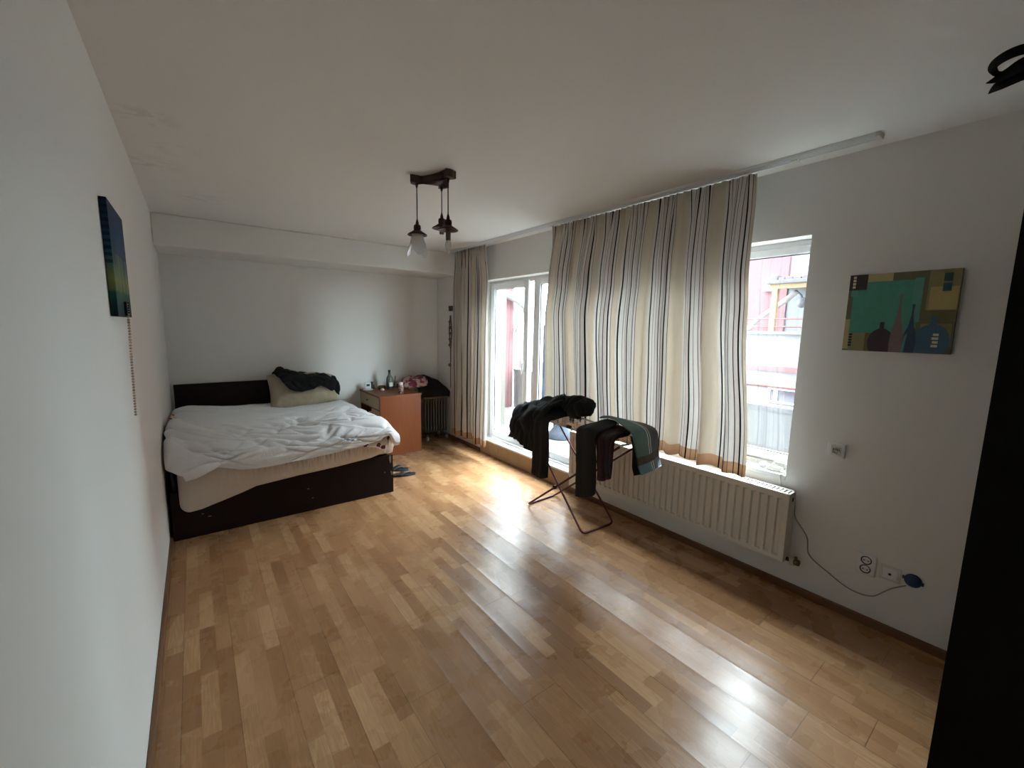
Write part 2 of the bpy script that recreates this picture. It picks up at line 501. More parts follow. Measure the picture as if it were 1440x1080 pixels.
# window beside it, with a post hidden by the curtain
bm = new_bm()
ring_frame(bm, WIN_Y - 0.08, DIV_Y, SILL + 0.035, LINTEL, FX + 0.01, FX + 0.08, 0.05)
box(bm, FX + 0.01, FX + 0.08, 1.85, 1.91, SILL + 0.085, LINTEL - 0.05)
win = struct('window_1', bm, M['pvc'], bevel=0.005)
for a, b in ((WIN_Y - 0.05, 1.865), (1.895, DIV_Y - 0.03)):
    window_leaf('sash', win, a, b, SILL + 0.045, LINTEL - 0.03, FX - 0.002, 0.062, 0.052)

# ================================================================== OUTSIDE
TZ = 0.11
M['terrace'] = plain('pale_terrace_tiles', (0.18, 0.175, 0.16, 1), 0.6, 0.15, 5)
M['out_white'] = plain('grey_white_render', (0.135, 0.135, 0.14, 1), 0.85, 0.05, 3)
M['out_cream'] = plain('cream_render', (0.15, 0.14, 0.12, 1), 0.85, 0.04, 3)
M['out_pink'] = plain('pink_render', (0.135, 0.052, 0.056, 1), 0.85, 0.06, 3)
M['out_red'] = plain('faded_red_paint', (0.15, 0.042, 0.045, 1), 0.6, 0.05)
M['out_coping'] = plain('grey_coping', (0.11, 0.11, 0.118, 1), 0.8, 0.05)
M['out_glass'] = plain('dark_window_glass', (0.04, 0.034, 0.045, 1), 0.15)
M['out_roof'] = plain('grey_roof_sheet', (0.06, 0.055, 0.065, 1), 0.6, 0.3, 8)
M['out_tile_roof'] = plain('red_roof_tiles', (0.22, 0.09, 0.07, 1), 0.8, 0.3, 4)
M['out_wood'] = plain('yellow_pine_beam', (0.17, 0.115, 0.055, 1), 0.7, 0.15, 20)
M['out_pipe'] = plain('pale_grey_pipe', (0.24, 0.23, 0.22, 1), 0.5, 0.05)
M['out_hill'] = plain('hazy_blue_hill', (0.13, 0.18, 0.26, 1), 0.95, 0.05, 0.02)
M['out_ground'] = plain('courtyard_ground', (0.22, 0.21, 0.20, 1), 0.95, 0.2, 0.4)
M['slate'] = cloth('slate_blue_canvas', (0.035, 0.042, 0.058, 1), 0.9)

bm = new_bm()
box(bm, W + 0.02, XO, REAR - 0.15, D + 0.15, H + 0.15, 13.0)       # unseen mass of this building, added to keep skylight off facade and terrace
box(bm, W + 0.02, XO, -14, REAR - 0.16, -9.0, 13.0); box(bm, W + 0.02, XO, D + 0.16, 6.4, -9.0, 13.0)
struct('wall_outside_sky_block', bm, M['out_pink'])
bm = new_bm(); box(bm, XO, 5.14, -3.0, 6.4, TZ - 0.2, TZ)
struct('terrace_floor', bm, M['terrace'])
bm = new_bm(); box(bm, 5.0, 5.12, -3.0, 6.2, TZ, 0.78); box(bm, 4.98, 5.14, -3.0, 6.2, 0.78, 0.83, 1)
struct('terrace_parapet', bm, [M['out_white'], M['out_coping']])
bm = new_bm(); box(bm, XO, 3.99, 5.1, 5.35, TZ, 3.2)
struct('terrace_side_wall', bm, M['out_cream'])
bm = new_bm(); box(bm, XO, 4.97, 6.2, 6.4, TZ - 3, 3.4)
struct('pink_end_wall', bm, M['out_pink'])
bm = new_bm(); box(bm, -60, 320, -200, 320, -9.1, -9.0)
struct('ground', bm, M['out_ground'])
bm = grid(lambda u, v: Vector((200 + 40 * v, -60 + 420 * u, -9 + v * (13.5 + 2.2 * fbm((u * 9, 0, 0), 1.0, 3)))), 60, 6)
struct('hills', bm, M['out_hill'], smooth=True)

r = thing('balcony_railing', 'thin faded red railing along the top of the terrace parapet', 'railing', (5.06, 1.6, 0.83))
bm = new_bm(); tube(bm, [(5.06, -2.9, 1.03), (5.06, 6.18, 1.03)], 0.016); finish('handrail', bm, M['out_red'], parent=r, smooth=True)
for y in (-1.4, 0.1, 3.1, 4.6, 6.1):
    bm = new_bm(); tube(bm, [(5.06, y, 0.82), (5.06, y, 1.03)], 0.012); finish('post', bm, M['out_red'], parent=r, smooth=True)

bm = new_bm()
gp = [Vector((4.30, 6.09, 2.30)), Vector((4.793, 6.09, 2.16)), Vector((4.956, 6.09, 2.10)), Vector((5.19, 6.09, 1.97))]
tube(bm, smooth_path(gp, 6), 0.075, 12)
tube(bm, smooth_path([(5.16, 6.09, 1.98), (5.12, 6.09, 1.80), (5.03, 6.09, 1.66), (4.99, 6.12, 1.50)], 5), 0.045, 10)
tag(finish('rain_pipe', bm, M['out_pipe'], smooth=True), 'pale rain pipe running down over the pink end wall outside', 'pipe')

# building across the courtyard, seen through the window beside the curtain
BX = 9.0
b = thing('apartment_building', 'white apartment facade with red bands and a pink upper storey outside the window', 'building', (BX + 2, 2.0, -9.0))
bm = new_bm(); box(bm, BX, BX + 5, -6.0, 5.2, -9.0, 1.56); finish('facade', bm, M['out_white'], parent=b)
bm = new_bm(); box(bm, BX - 0.06, BX + 0.2, -6.0, 5.2, 1.56, 1.61); finish('ledge', bm, M['out_coping'], parent=b)
bm = new_bm(); box(bm, BX - 0.05, BX + 0.1, -6.0, 5.2, 0.865, 0.95); finish('red_band', bm, M['out_red'], parent=b)
bm = new_bm(); box(bm, BX - 0.05, BX + 0.1, -6.0, 5.2, 0.545, 0.57); finish('red_band', bm, M['out_red'], parent=b)
bm = new_bm(); box(bm, BX - 0.05, BX + 0.1, -6.0, 5.2, 0.12, 0.22); finish('grey_band', bm, M['out_coping'], parent=b)
for a, c in ((2.30, 3.17), (3.24, 3.30)):
    bm = new_bm(); ring_frame(bm, a - 0.035, c + 0.035, 0.265, 0.545, BX - 0.03, BX + 0.05, 0.03); w_ = finish('window', bm, M['pvc'], parent=b)
    bm = new_bm(); box(bm, BX - 0.012, BX - 0.004, a, c, 0.295, 0.515); finish('pane', bm, M['out_glass'], parent=w_)
bm = new_bm(); box(bm, BX + 1.0, BX + 4, 3.565, 7.0, 1.56, 5.2); finish('pink_storey', bm, M['out_pink'], parent=b)
bm = new_bm(); box(bm, BX + 1.03, BX + 4, -6, 3.565, 1.56, 5.0); finish('white_storey', bm, M['out_white'], parent=b)
bm = new_bm(); box(bm, BX + 0.9, BX + 1.0, 3.80, 3.98, 2.45, 2.70); finish('wall_plate', bm, M['pvc'], parent=b)
for z in (1.70, 1.845):
    bm = new_bm(); tube(bm, [(BX + 0.02, -6, z), (BX + 0.02, 4.2, z)], 0.014, 6); finish('rail', bm, M['out_red'], parent=b)
bm = new_bm()
tube(bm, smooth_path([(BX + 0.3, 3.95, 1.62), (BX + 0.3, 3.78, 1.84), (BX + 0.3, 3.4, 2.13), (BX + 0.3, 3.14, 2.36)], 5), 0.05, 10)
finish('vent_pipe', bm, M['out_pipe'], parent=b, smooth=True)
t = thing('roof_canopy', 'small grey roof on yellow timber posts on the building opposite', 'canopy', (BX + 0.4, 2.9, 1.61))
bm = new_bm(); box(bm, BX - 0.05, BX + 1.5, 1.6, 3.56, 2.49, 2.56)
for k in range(14):
    y = 1.7 + k * 0.13
    box(bm, BX + 0.02, BX + 1.4, y, y + 0.10 + 0.03 * random.random(), 2.56, 2.60 + 0.07 * random.random())
finish('roof_sheet', bm, M['out_roof'], parent=t, bevel=0.01)
bm = new_bm(); box(bm, BX, BX + 0.1, 1.6, 3.5, 2.40, 2.49); finish('beam', bm, M['out_wood'], parent=t)
for y in (1.7, 3.36):
    bm = new_bm(); box(bm, BX, BX + 0.1, y, y + 0.09, 1.61, 2.40); finish('post', bm, M['out_wood'], parent=t)
bm = new_bm()
lathe(bm, [(0.0, 0.0), (0.09, 0.03), (0.10, 0.06), (0.06, 0.09), (0.0, 0.10)], (BX + 0.55, 3.14, 2.17), 16, 'x')
tube(bm, [(BX + 0.62, 3.14, 2.17), (BX + 0.7, 3.2, 2.30), (BX + 0.7, 3.3, 2.40)], 0.03)
tag(finish('satellite_dish', bm, M['out_coping'], smooth=True), 'small grey dish under the canopy of the building opposite', 'dish')

# houses far off, seen through the balcony door
for i, (x, y, w_, z0, z1, zr) in enumerate(((30, 39.6, 2.6, -9, -0.2, 1.5), (34, 46.5, 3.0, -9, -1.2, -0.1), (26, 31.0, 3.0, -9, -1.6, 0.4), (40, 50.5, 4, -9, -1.8, -0.6))):
    lab = ('dark gabled house roof rising behind the balcony railing', 'pale house with a low red roof far beyond the balcony',
           'grey gabled house beyond the railing beside the door post', 'wide pale house farthest beyond the balcony')[i]
    h = thing('distant_house', lab, 'house', (x, y, z0))
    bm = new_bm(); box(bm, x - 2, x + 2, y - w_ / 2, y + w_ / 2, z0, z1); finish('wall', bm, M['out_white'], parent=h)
    bm = new_bm()
    v = [bm.verts.new(p) for p in ((x - 2.3, y - w_ / 2 - .3, z1 - .1), (x + 2.3, y - w_ / 2 - .3, z1 - .1), (x + 2.3, y, zr), (x - 2.3, y, zr), (x - 2.3, y + w_ / 2 + .3, z1 - .1), (x + 2.3, y + w_ / 2 + .3, z1 - .1))]
    for f in ((0, 1, 2, 3), (3, 2, 5, 4), (0, 3, 4), (1, 5, 2), (0, 4, 5, 1)): bm.faces.new([v[k] for k in f])
    finish('roof', bm, M['out_roof'] if i in (0, 2) else M['out_tile_roof'], parent=h)

# furled parasol on the terrace
px_, py_ = 4.17, 4.17
t = thing('furled_parasol', 'slate blue furled parasol on a grey weighted foot on the terrace', 'parasol', (px_, py_, TZ))
bm = new_bm(); tube(bm, [(px_, py_, TZ + 0.1), (px_, py_, 1.86)], 0.02, 10); finish('pole', bm, M['steel'], parent=t, smooth=True)
def furl(u, v):
    a = 2 * PI * u
    rr = cr([Vector((q, 0, 0)) for q in (0.03, 0.17, 0.22, 0.24, 0.25, 0.25, 0.24, 0.20)], v).x
    rr *= 1 + 0.10 * math.sin(8 * a + 2 * v)
    return Vector((px_ + rr * math.cos(a), py_ + rr * math.sin(a), 1.84 - 1.40 * v))
bm = grid(furl, 64, 24, close_u=True); finish('cover', bm, M['slate'], parent=t, smooth=True)
bm = new_bm(); lathe(bm, [(0.0, TZ), (0.19, TZ), (0.20, TZ + 0.03), (0.13, TZ + 0.10), (0.065, TZ + 0.18), (0.05, TZ + 0.27), (0.0, TZ + 0.27)], (px_, py_ - 0.12, 0), 28)
finish('weighted_foot', bm, M['slate'], parent=t, smooth=True)

# ================================================================== CURTAINS
rail = thing('curtain_rail', 'long white ceiling curtain rail above the windows', 'curtain rail', (2.93, 2.9, H))
bm = new_bm()
rx0, rx1 = 2.895, 2.965
box(bm, rx0, rx1, 0.66, 5.02, H - 0.006, H)
for x in (rx0, rx0 + 0.024, rx1 - 0.028, rx1 - 0.005):
    box(bm, x, x + 0.005, 0.66, 5.02, H - 0.016, H - 0.006)
finish('track', bm, M['pvc'], parent=rail)
bm = new_bm(); box(bm, rx0 - 0.002, rx1 + 0.002, 0.645, 0.66, H - 0.02, H); finish('end_cap', bm, M['ivory'], parent=rail)
for y in (1.0, 1.25, 2.98):
    bm = new_bm(); box(bm, rx1 - 0.034, rx1 - 0.002, y, y + 0.03, H - 0.022, H - 0.014); finish('glider', bm, M['ivory'], parent=rail)

def curtain(label, edges, nfold, ztop, zbot, seed, xc, length_u, amp, u0=0.0):
    """edges: list of (v, y_near, y_far) down the cloth"""
    rnd = random.Random(seed)
    ph = [rnd.uniform(0, 6.28) for _ in range(8)]
    def ends(v):
        for a, b in zip(edges, edges[1:]):
            if v <= b[0]:
                t = (v - a[0]) / (b[0] - a[0]); t = t * t * (3 - 2 * t)
                return a[1] + (b[1] - a[1]) * t, a[2] + (b[2] - a[2]) * t
        return edges[-1][1:]
    def F(u, v):
        y0, y1 = ends(v)
        top = max(0.0, 1 - v / 0.10)
        w = 2 * PI * nfold
        drift = 0.10 * math.sin(2.2 * v + ph[0] + 5 * u) * min(1, v * 2)
        f = 0.62 * math.sin(w * (u + 0.03 * math.sin(6.28 * u * 2 + ph[1])) + ph[2] + drift * 4) \
            + 0.45 * math.sin(w * 0.53 * u + ph[3] + 0.9 * v) + 0.28 * math.sin(w * 1.83 * u + ph[4] - 0.8 * v)
        pleat = math.sin(w * 2.6 * u + ph[5])
        a = amp * (0.45 + 0.55 * min(1, v * 1.4))
        x = xc + (1 - top) * a * f + top * 0.012 * pleat + 0.010 * noise.noise(Vector((u * 9, v * 3.5, seed))) + 0.004 * noise.noise(Vector((u * 40, v * 6, seed)))
        # folds also slide sideways, so that the cloth leans and overlaps
        y = y0 + (y1 - y0) * u + 0.5 * a * math.cos(w * u + ph[2] + drift * 4) * (1 - top) + 0.018 * math.sin(5 * v + ph[6] + 9 * u) * v
        zb = zbot + 0.012 * math.sin(9 * u + ph[7]) + 0.006 * f
        return Vector((x, y, ztop + (zb - ztop) * v))
    nu, nv = int(nfold * 30), 60
    bm = grid(F, nu, nv, uv=lambda a, b: (u0 + a * length_u, (1 - b) * (ztop - zbot)))
    o = finish('curtain', bm, M['curtain'], smooth=True, recalc=False)
    s = o.modifiers.new('thickness', 'SOLIDIFY'); s.thickness = 0.0015; s.offset = 0
    return tag(o, label, 'curtain', 'striped curtains on the ceiling rail')
curtain('wide cream curtain with dark stripes drawn across the window', [(0, 1.215, 2.985), (0.28, 1.215, 3.06), (0.45, 1.20, 3.10), (1, 1.145, 3.05)], 13, H - 0.024, 0.695, 3, 2.955, 2.62, 0.030, 0.08)
curtain('narrow gathered striped curtain hanging left of the balcony door', [(0, 4.085, 4.80), (0.2, 4.02, 4.86), (1, 4.03, 4.86)], 7, H - 0.024, 0.175, 11, 2.95, 1.55, 0.042, 0.2)

# ================================================================== RADIATOR UNDER THE WINDOW
RX, RY0, RY1, RZ0, RZ1 = 2.976, 0.872, 2.69, 0.225, 0.650
rad = thing('wall_radiator', 'long white ribbed panel radiator under the window', 'radiator', (3.03, 1.77, RZ0))
prof = []
n = 36; pitch = (RY1 - RY0 - 0.05) / n
ys = [RY0 + 0.012, RY0 + 0.025]; xs = [0, 0]
for k in range(n):
    y = RY0 + 0.025 + k * pitch
    for f, d in ((0.14, 0), (0.28, 0.016), (0.68, 0.016), (0.82, 0)):
        ys.append(y + f * pitch); xs.append(d)
ys += [RY1 - 0.012]; xs += [0]
zs = [(RZ0, 0), (RZ0 + 0.022, 0), (RZ0 + 0.034, 1), (RZ1 - 0.05, 1), (RZ1 - 0.038, 0), (RZ1 - 0.01, 0)]
bm = new_bm()
rows = [[bm.verts.new((RX + xs[i] * k, ys[i], z)) for i in range(len(ys))] for z, k in zs]
for a, b2 in zip(rows, rows[1:]):
    for i in range(len(ys) - 1): bm.faces.new((a[i], a[i + 1], b2[i + 1], b2[i]))
finish('front_panel', bm, M['enamel'], parent=rad, recalc=False)
bm = new_bm(); box(bm, 3.045, 3.07, RY0 + 0.02, RY1 - 0.02, RZ0 + 0.02, RZ1 - 0.03); box(bm, 2.99, 2.998, RY0 + 0.015, RY1 - 0.015, RZ0, RZ1 - 0.02)
finish('back_panel', bm, M['enamel'], parent=rad)
for y in (RY0, RY1 - 0.012):
    bm = new_bm(); box(bm, RX - 0.002, 3.075, y, y + 0.012, RZ0 - 0.004, RZ1)
    if y == RY0: box(bm, RX + 0.045, RX + 0.06, y - 0.004, y, RZ1 - 0.055, RZ1 - 0.03, 1)
    finish('side_cover', bm, [M['enamel'], M['black_plastic']], parent=rad, bevel=0.003)
bm = new_bm()
box(bm, RX - 0.002, RX + 0.016, RY0, RY1, RZ1 - 0.012, RZ1); box(bm, 3.055, 3.075, RY0, RY1, RZ1 - 0.012, RZ1)
y = RY0
while y < RY1 - 0.02:
    box(bm, RX + 0.016, 3.055, y, y + 0.012, RZ1 - 0.010, RZ1 - 0.001); y += 0.0225
finish('top_grille', bm, M['enamel'], parent=rad)
bm = new_bm()
tube(bm, [(3.03, RY0 + 0.03, RZ0 + 0.005), (3.03, RY0 - 0.055, RZ0 + 0.005)], 0.012, 10)
lathe(bm, [(0.0, -0.075), (0.017, -0.07), (0.019, -0.045), (0.014, -0.04), (0.0, -0.04)], (3.03, RY0, RZ0 + 0.005), 12, 'y')
tube(bm, [(3.03, RY0 - 0.03, RZ0 + 0.02), (3.03, RY0 - 0.03, RZ0 - 0.02)], 0.016, 12, mi=1)
tube(bm, [(3.03, RY0 - 0.03, RZ0), (3.095, RY0 - 0.03, RZ0)], 0.010, 10)
finish('valve', bm, [M['brass'], M['ivory']], parent=rad, smooth=True)
for y in (1.2, 2.4):
    bm = new_bm(); box(bm, 3.068, W - 0.001, y, y + 0.04, RZ0 + 0.05, RZ1 - 0.05); finish('bracket', bm, M['enamel'], parent=rad)

# ================================================================== SWITCH, SOCKETS, CABLES ON THE RIGHT WALL
sw = thing('wall_switch', 'small white wall plate with scribbled marks right of the window', 'wall switch', (W, 0.71, 0.90))
bm = new_bm(); box(bm, W - 0.012, W, 0.668, 0.752, 0.90, 0.98); finish('plate', bm, M['pvc'], parent=sw, bevel=0.004)
bm = new_bm(); box(bm, W - 0.020, W - 0.012, 0.684, 0.736, 0.912, 0.968); finish('rocker', bm, M['ivory'], parent=sw, bevel=0.003)
bm = new_bm()
for pts in (((.705, .955), (.698, .935), (.714, .93), (.72, .95), (.70, .95)), ((.715, .945), (.69, .945), (.695, .955), (.688, .935)), ((.722, .954), (.724, .93), (.70, .924))):
    tube(bm, [(W - 0.0205, a, c) for a, c in pts], 0.0016, 5)
finish('marking', bm, M['black_plastic'], parent=sw)
so = thing('double_socket', 'ivory double power socket low on the right wall', 'socket', (W, 0.516, 0.285))
bm = new_bm(); box(bm, W - 0.014, W, 0.474, 0.558, 0.283, 0.402); finish('plate', bm, M['pvc'], parent=so, bevel=0.006)
for z in (0.318, 0.368):
    bm = new_bm()
    lathe(bm, [(0.024, -0.016), (0.024, -0.0145), (0.019, -0.0145), (0.018, -0.013), (0.0, -0.013)], (W, 0.516, z), 24, 'x')
    rc = finish('socket_ring', bm, M['black_plastic'], parent=so, smooth=True)
    bm = new_bm(); box(bm, W - 0.0165, W - 0.0125, 0.500, 0.532, z - 0.007, z + 0.007); finish('insert', bm, M['ivory'], parent=rc)
    bm = new_bm()
    for y in (0.507, 0.525): lathe(bm, [(0.0035, -0.0172), (0.0, -0.0172)], (W, y, z), 8, 'x')
    finish('contact', bm, M['black_plastic'], parent=rc)
tv = thing('aerial_socket', 'ivory aerial wall socket beside the double power socket', 'socket', (W, 0.415, 0.30))
bm = new_bm(); box(bm, W - 0.012, W, 0.372, 0.458, 0.298, 0.378); finish('plate', bm, M['ivory'], parent=tv, bevel=0.005)
bm = new_bm(); box(bm, W - 0.016, W - 0.012, 0.385, 0.445, 0.31, 0.366); finish('cover', bm, M['pvc'], parent=tv, bevel=0.003)
bm = new_bm(); lathe(bm, [(0.0, -0.019), (0.006, -0.019), (0.007, -0.016), (0.0, -0.016)], (W, 0.415, 0.338), 12, 'x'); finish('port', bm, M['black_plastic'], parent=tv)
jb = thing('junction_cap', 'round blue cap over a wall box right of the sockets', 'junction box', (W, 0.327, 0.31))
M['blue'] = plain('blue_plastic', srgb(24, 52, 92), 0.45, 0.05)
bm = new_bm(); lathe(bm, [(0.034, 0.0), (0.034, -0.008), (0.031, -0.011), (0.0, -0.012)], (W, 0.327, 0.343), 32, 'x')
finish('cap', bm, M['blue'], parent=jb, smooth=True)
bm = new_bm()
for dy, dz in ((0.036, 0.004), (-0.036, -0.004)):
    bm = new_bm(); box(bm, W - 0.006, W, 0.327 + dy - 0.005, 0.327 + dy + 0.005, 0.343 + dz - 0.008, 0.343 + dz + 0.008)
    finish('tab', bm, M['blue'], parent=jb)
bm = new_bm()
pts = [(W - .004, .885, .60), (W - .004, .880, .542), (W - .004, .870, .473), (W - .004, .801, .377), (W - .004, .779, .273), (W - .004, .677, .21), (W - .004, .572, .164), (W - .004, .48, .172), (W - .004, .43, .225), (W - .004, .399, .262), (W - .005, .35, .305)]
tube(bm, smooth_path(pts, 8), 0.0032, 6)
tag(finish('aerial_cable', bm, M['grey_cable'], smooth=True), 'thin grey cable looping down the wall from the radiator to the blue cap', 'cable')

# power strip and loose lead on the sill
ps = thing('power_strip', 'white power strip lying on the window sill near the right edge', 'power strip', (3.155, 1.02, SILL))
bm = new_bm(); box(bm, 3.137, 3.173, 0.985, 1.075, SILL, SILL + 0.03); finish('body', bm, M['ivory'], parent=ps, bevel=0.008)
bm = new_bm(); lathe(bm, [(0.0, -0.03), (0.014, -0.03), (0.016, 0.0), (0.008, 0.012), (0.0, 0.012)], (3.16, 1.115, SILL + 0.017), 12, 'y'); finish('plug', bm, M['pvc'], parent=ps, smooth=True)
rnd = random.Random(5)
pts = [(3.155, 1.128, SILL + .012)] + [(3.17 + 0.025 * math.sin(2.1 * k), 1.16 + 0.045 * k + 0.02 * rnd.random(), SILL + 0.008) for k in range(6)]
bm = new_bm(); tube(bm, smooth_path(pts, 6), 0.0035, 6)
pts = [(3.155, 0.985, SILL + .012), (3.16, 0.965, SILL + .02), (3.185, 0.965, SILL + .05), (3.20, 1.0, SILL + .045), (3.19, 1.04, SILL + .05), (3.20, 1.06, SILL + .03), (3.195, 1.0, SILL + .02), (3.18, 0.962, SILL + .01), (3.14, 0.962, SILL + .008), (3.106, 0.972, SILL + .004), (3.098, 0.975, SILL - .02), (3.096, 0.96, 0.64)]
tube(bm, smooth_path(pts, 6), 0.0032, 6); finish('lead', bm, M['white_cable'], parent=ps, smooth=True)

# ================================================================== BED
M['sheet'] = cloth('white_cotton', (0.88, 0.88, 0.89, 1), 0.9, 0.02, 700, 0.1, 0.5)
M['fitted'] = cloth('cream_cotton', (0.74, 0.64, 0.545, 1), 0.85, 0.06, 700, 0.15, 0.2)
M['pillow'] = cloth('beige_pillowcase', (0.50, 0.43, 0.31, 1), 0.9, 0.14, 700, 0.1, 0.3)
M['dark_cloth'] = cloth('near_black_cloth', (0.014, 0.0145, 0.016, 1), 0.85, 0.3, 700, 0.03, 0.5)
M['char_cloth'] = cloth('charcoal_jersey', (0.025, 0.023, 0.0235, 1), 0.9, 0.25, 700, 0.04, 0.4)
M['navy_cloth'] = cloth('navy_cloth', (0.02, 0.026, 0.045, 1), 0.9, 0.25)

def floral():
    k = Nodes('cream_cloth_with_maroon_leaves')
    co = k.coord()
    vo = k.n('TexVoronoi', {'Vector': k.scaled(co, (1, 0.6, 1)), 'Scale': 17.0}, feature='F1').outputs[0]
    ns = k.noise(co, 30, 3)
    f = k.math('LESS_THAN', k.math('ADD', vo, k.math('MULTIPLY', ns, 0.8)), 0.82)
    c = k.mix(f, srgb(214, 194, 172), srgb(84, 22, 34))
    return k.finish(k.principled(c, 0.9))
M['floral'] = floral()

BY = 3.765                                            # face of the foot panel
bed = thing('double_bed', 'dark wenge double bed frame with a tall headboard in the far corner', 'bed', (0.86, 4.6, 0))
bm = new_bm(); box(bm, 0.03, 1.575, 5.545, 5.585, 0.02, 0.945); finish('headboard', bm, M['wenge'], parent=bed, bevel=0.004)
bm = new_bm()
box(bm, 0.02, 1.682, BY, BY + 0.022, 0.0, 0.372)
fp = finish('foot_panel', bm, M['wenge'], parent=bed, bevel=0.003)
chips = []
for x, z, w, h in ((1.655, 0.335, 0.012, 0.05), (1.668, 0.19, 0.010, 0.022), (1.660, 0.205, 0.006, 0.012), (1.60, 0.21, 0.005, 0.008), (0.93, 0.20, 0.012, 0.006), (0.96, 0.11, 0.010, 0.006), (0.20, 0.17, 0.009, 0.006), (0.24, 0.14, 0.014, 0.006), (0.13, 0.21, 0.006, 0.005)):
    bm = new_bm()
    vs = [bm.verts.new((x + w * math.cos(a) * (0.7 + 0.3 * random.random()), BY - 0.0006, z + h * math.sin(a) * (0.7 + 0.3 * random.random()))) for a in [2 * PI * q / 9 for q in range(9)]]
    bm.faces.new(vs)
    chips.append(bm)
M['chip'] = plain('bare_chipboard', (0.22, 0.16, 0.12, 1), 0.8)
for bm in chips: finish('chip_mark', bm, M['chip'], parent=fp)
for x in (0.02, 1.662):
    bm = new_bm(); box(bm, x, x + 0.02, BY + 0.022, 5.545, 0.0, 0.34); finish('side_rail', bm, M['wenge'], parent=bed, bevel=0.003)
bm = new_bm(); box(bm, 0.04, 1.66, BY + 0.03, 5.54, 0.26, 0.28); finish('slat_base', bm, M['wenge'], parent=bed)

# mattress in its fitted sheet; its front sags over the foot panel, lowest at the wall
def sag(x):
    pts = [(0.06, 0.225), (0.12, 0.217), (0.20, 0.225), (0.45, 0.29), (0.55, 0.322), (0.85, 0.345), (1.15, 0.36), (1.45, 0.385), (1.62, 0.425), (1.70, 0.47)]
    for a, b_ in zip(pts, pts[1:]):
        if x <= b_[0]: return a[1] + (b_[1] - a[1]) * max(0, (x - a[0]) / (b_[0] - a[0]))
    return pts[-1][1]
MX0, MX1 = 0.072, 1.695
def matt(u, v):
    # v runs along the length (x), u around the section
    x = MX0 + (MX1 - MX0) * v
    zb = sag(x)
    sec = [Vector((0, 3.757, max(zb, 0.378))), Vector((0, 3.752, zb + 0.012)), Vector((0, 3.735, zb)), Vector((0, 3.705, zb + 0.02)), Vector((0, 3.69, zb * 0.5 + 0.285)),
           Vector((0, 3.695, 0.545)), Vector((0, 3.75, 0.592)), Vector((0, 4.1, 0.60)), Vector((0, 4.8, 0.60)), Vector((0, 5.4, 0.60)), Vector((0, 5.52, 0.57)),
           Vector((0, 5.53, 0.45)), Vector((0, 5.50, 0.31)), Vector((0, 5.2, 0.30)), Vector((0, 4.4, 0.33)), Vector((0, 3.84, 0.385)), Vector((0, 3.80, 0.385))]
    n = len(sec)
    s = u * n; i = int(s) % n; t = s - int(s)
    p0, p1, p2, p3 = sec[(i - 1) % n], sec[i], sec[(i + 1) % n], sec[(i + 2) % n]
    p = 0.5 * ((2 * p1) + (p2 - p0) * t + (2 * p0 - 5 * p1 + 4 * p2 - p3) * t * t + (3 * p1 - p0 - 3 * p2 + p3) * t ** 3)
    e = min(v, 1 - v) * (MX1 - MX0)
    if e < 0.07:
        q = math.sqrt(max(0, 1 - (1 - e / 0.07) ** 2))
        c = Vector((0, 4.55, 0.44)) if p.y > 3.9 else Vector((0, 3.80, max(p.z * 0.4 + 0.26, 0.3)))
        k = 1 - q
        p = p + (c - p) * (k * (0.10 if p.y > 3.9 else 0.42))
    if p.y < 3.80 and p.z > zb + 0.02:
        w = min(1, (p.z - zb) / 0.07) * min(1, max(0, (x - 0.25) / 0.5))
        wx = x + 0.25 * (p.z - 0.5) * noise.noise(Vector((x * 3, 0, 7))) + 0.02 * noise.noise(Vector((x * 9, p.z * 9, 1)))
        hi = min(1, max(0, (p.z - zb - 0.05) / 0.08))
        p.y -= 0.013 * w * hi * (ridge((wx * 1.0, p.z * 0.16, 3), 26) - 0.3) + 0.008 * w * hi * (ridge((wx, p.z * 0.2, 9), 47) - 0.3)
        p.y -= 0.006 * fbm((x, p.z, 2), 7, 3)
    p.x = x
    return p
bm = grid(matt, 120, 420, close_u=True)
for ring in (0, 420):
    bm.verts.ensure_lookup_table()
    bm.faces.new([bm.verts[ring * 120 + k] for k in range(120)])
tag(finish('mattress', bm, M['fitted'], smooth=True), 'thick mattress in a wrinkled cream fitted sheet sagging over the bed foot', 'mattress')

# folded blanket under the white sheet, showing at two corners
bl = [[(0.013, 5.30, 0.70), (0.30, 5.35, 0.645), (0.9, 5.35, 0.625), (1.5, 5.35, 0.625), (1.66, 5.3, 0.615)],
      [(0.012, 4.72, 0.74), (0.30, 4.8, 0.65), (0.9, 4.8, 0.628), (1.5, 4.8, 0.625), (1.67, 4.8, 0.612)],
      [(0.014, 4.30, 0.70), (0.30, 4.1, 0.64), (0.9, 4.1, 0.628), (1.5, 4.1, 0.625), (1.67, 4.1, 0.612)],
      [(0.09, 3.80, 0.615), (0.30, 3.75, 0.61), (0.9, 3.75, 0.61), (1.5, 3.73, 0.60), (1.64, 3.72, 0.60)],
      [(0.12, 3.685, 0.57), (0.30, 3.68, 0.565), (0.9, 3.68, 0.565), (1.44, 3.668, 0.54), (1.60, 3.664, 0.545)],
      [(0.12, 3.68, 0.55), (0.30, 3.676, 0.545), (0.9, 3.676, 0.55), (1.42, 3.652, 0.515), (1.56, 3.642, 0.44)]]
tag(net_sheet('patterned_blanket', bl, M['floral'], 70, 60, 0.002, 8, thick=0.004, seed=2),
    'cream blanket with maroon leaf pattern peeping out under the white sheet', 'blanket')

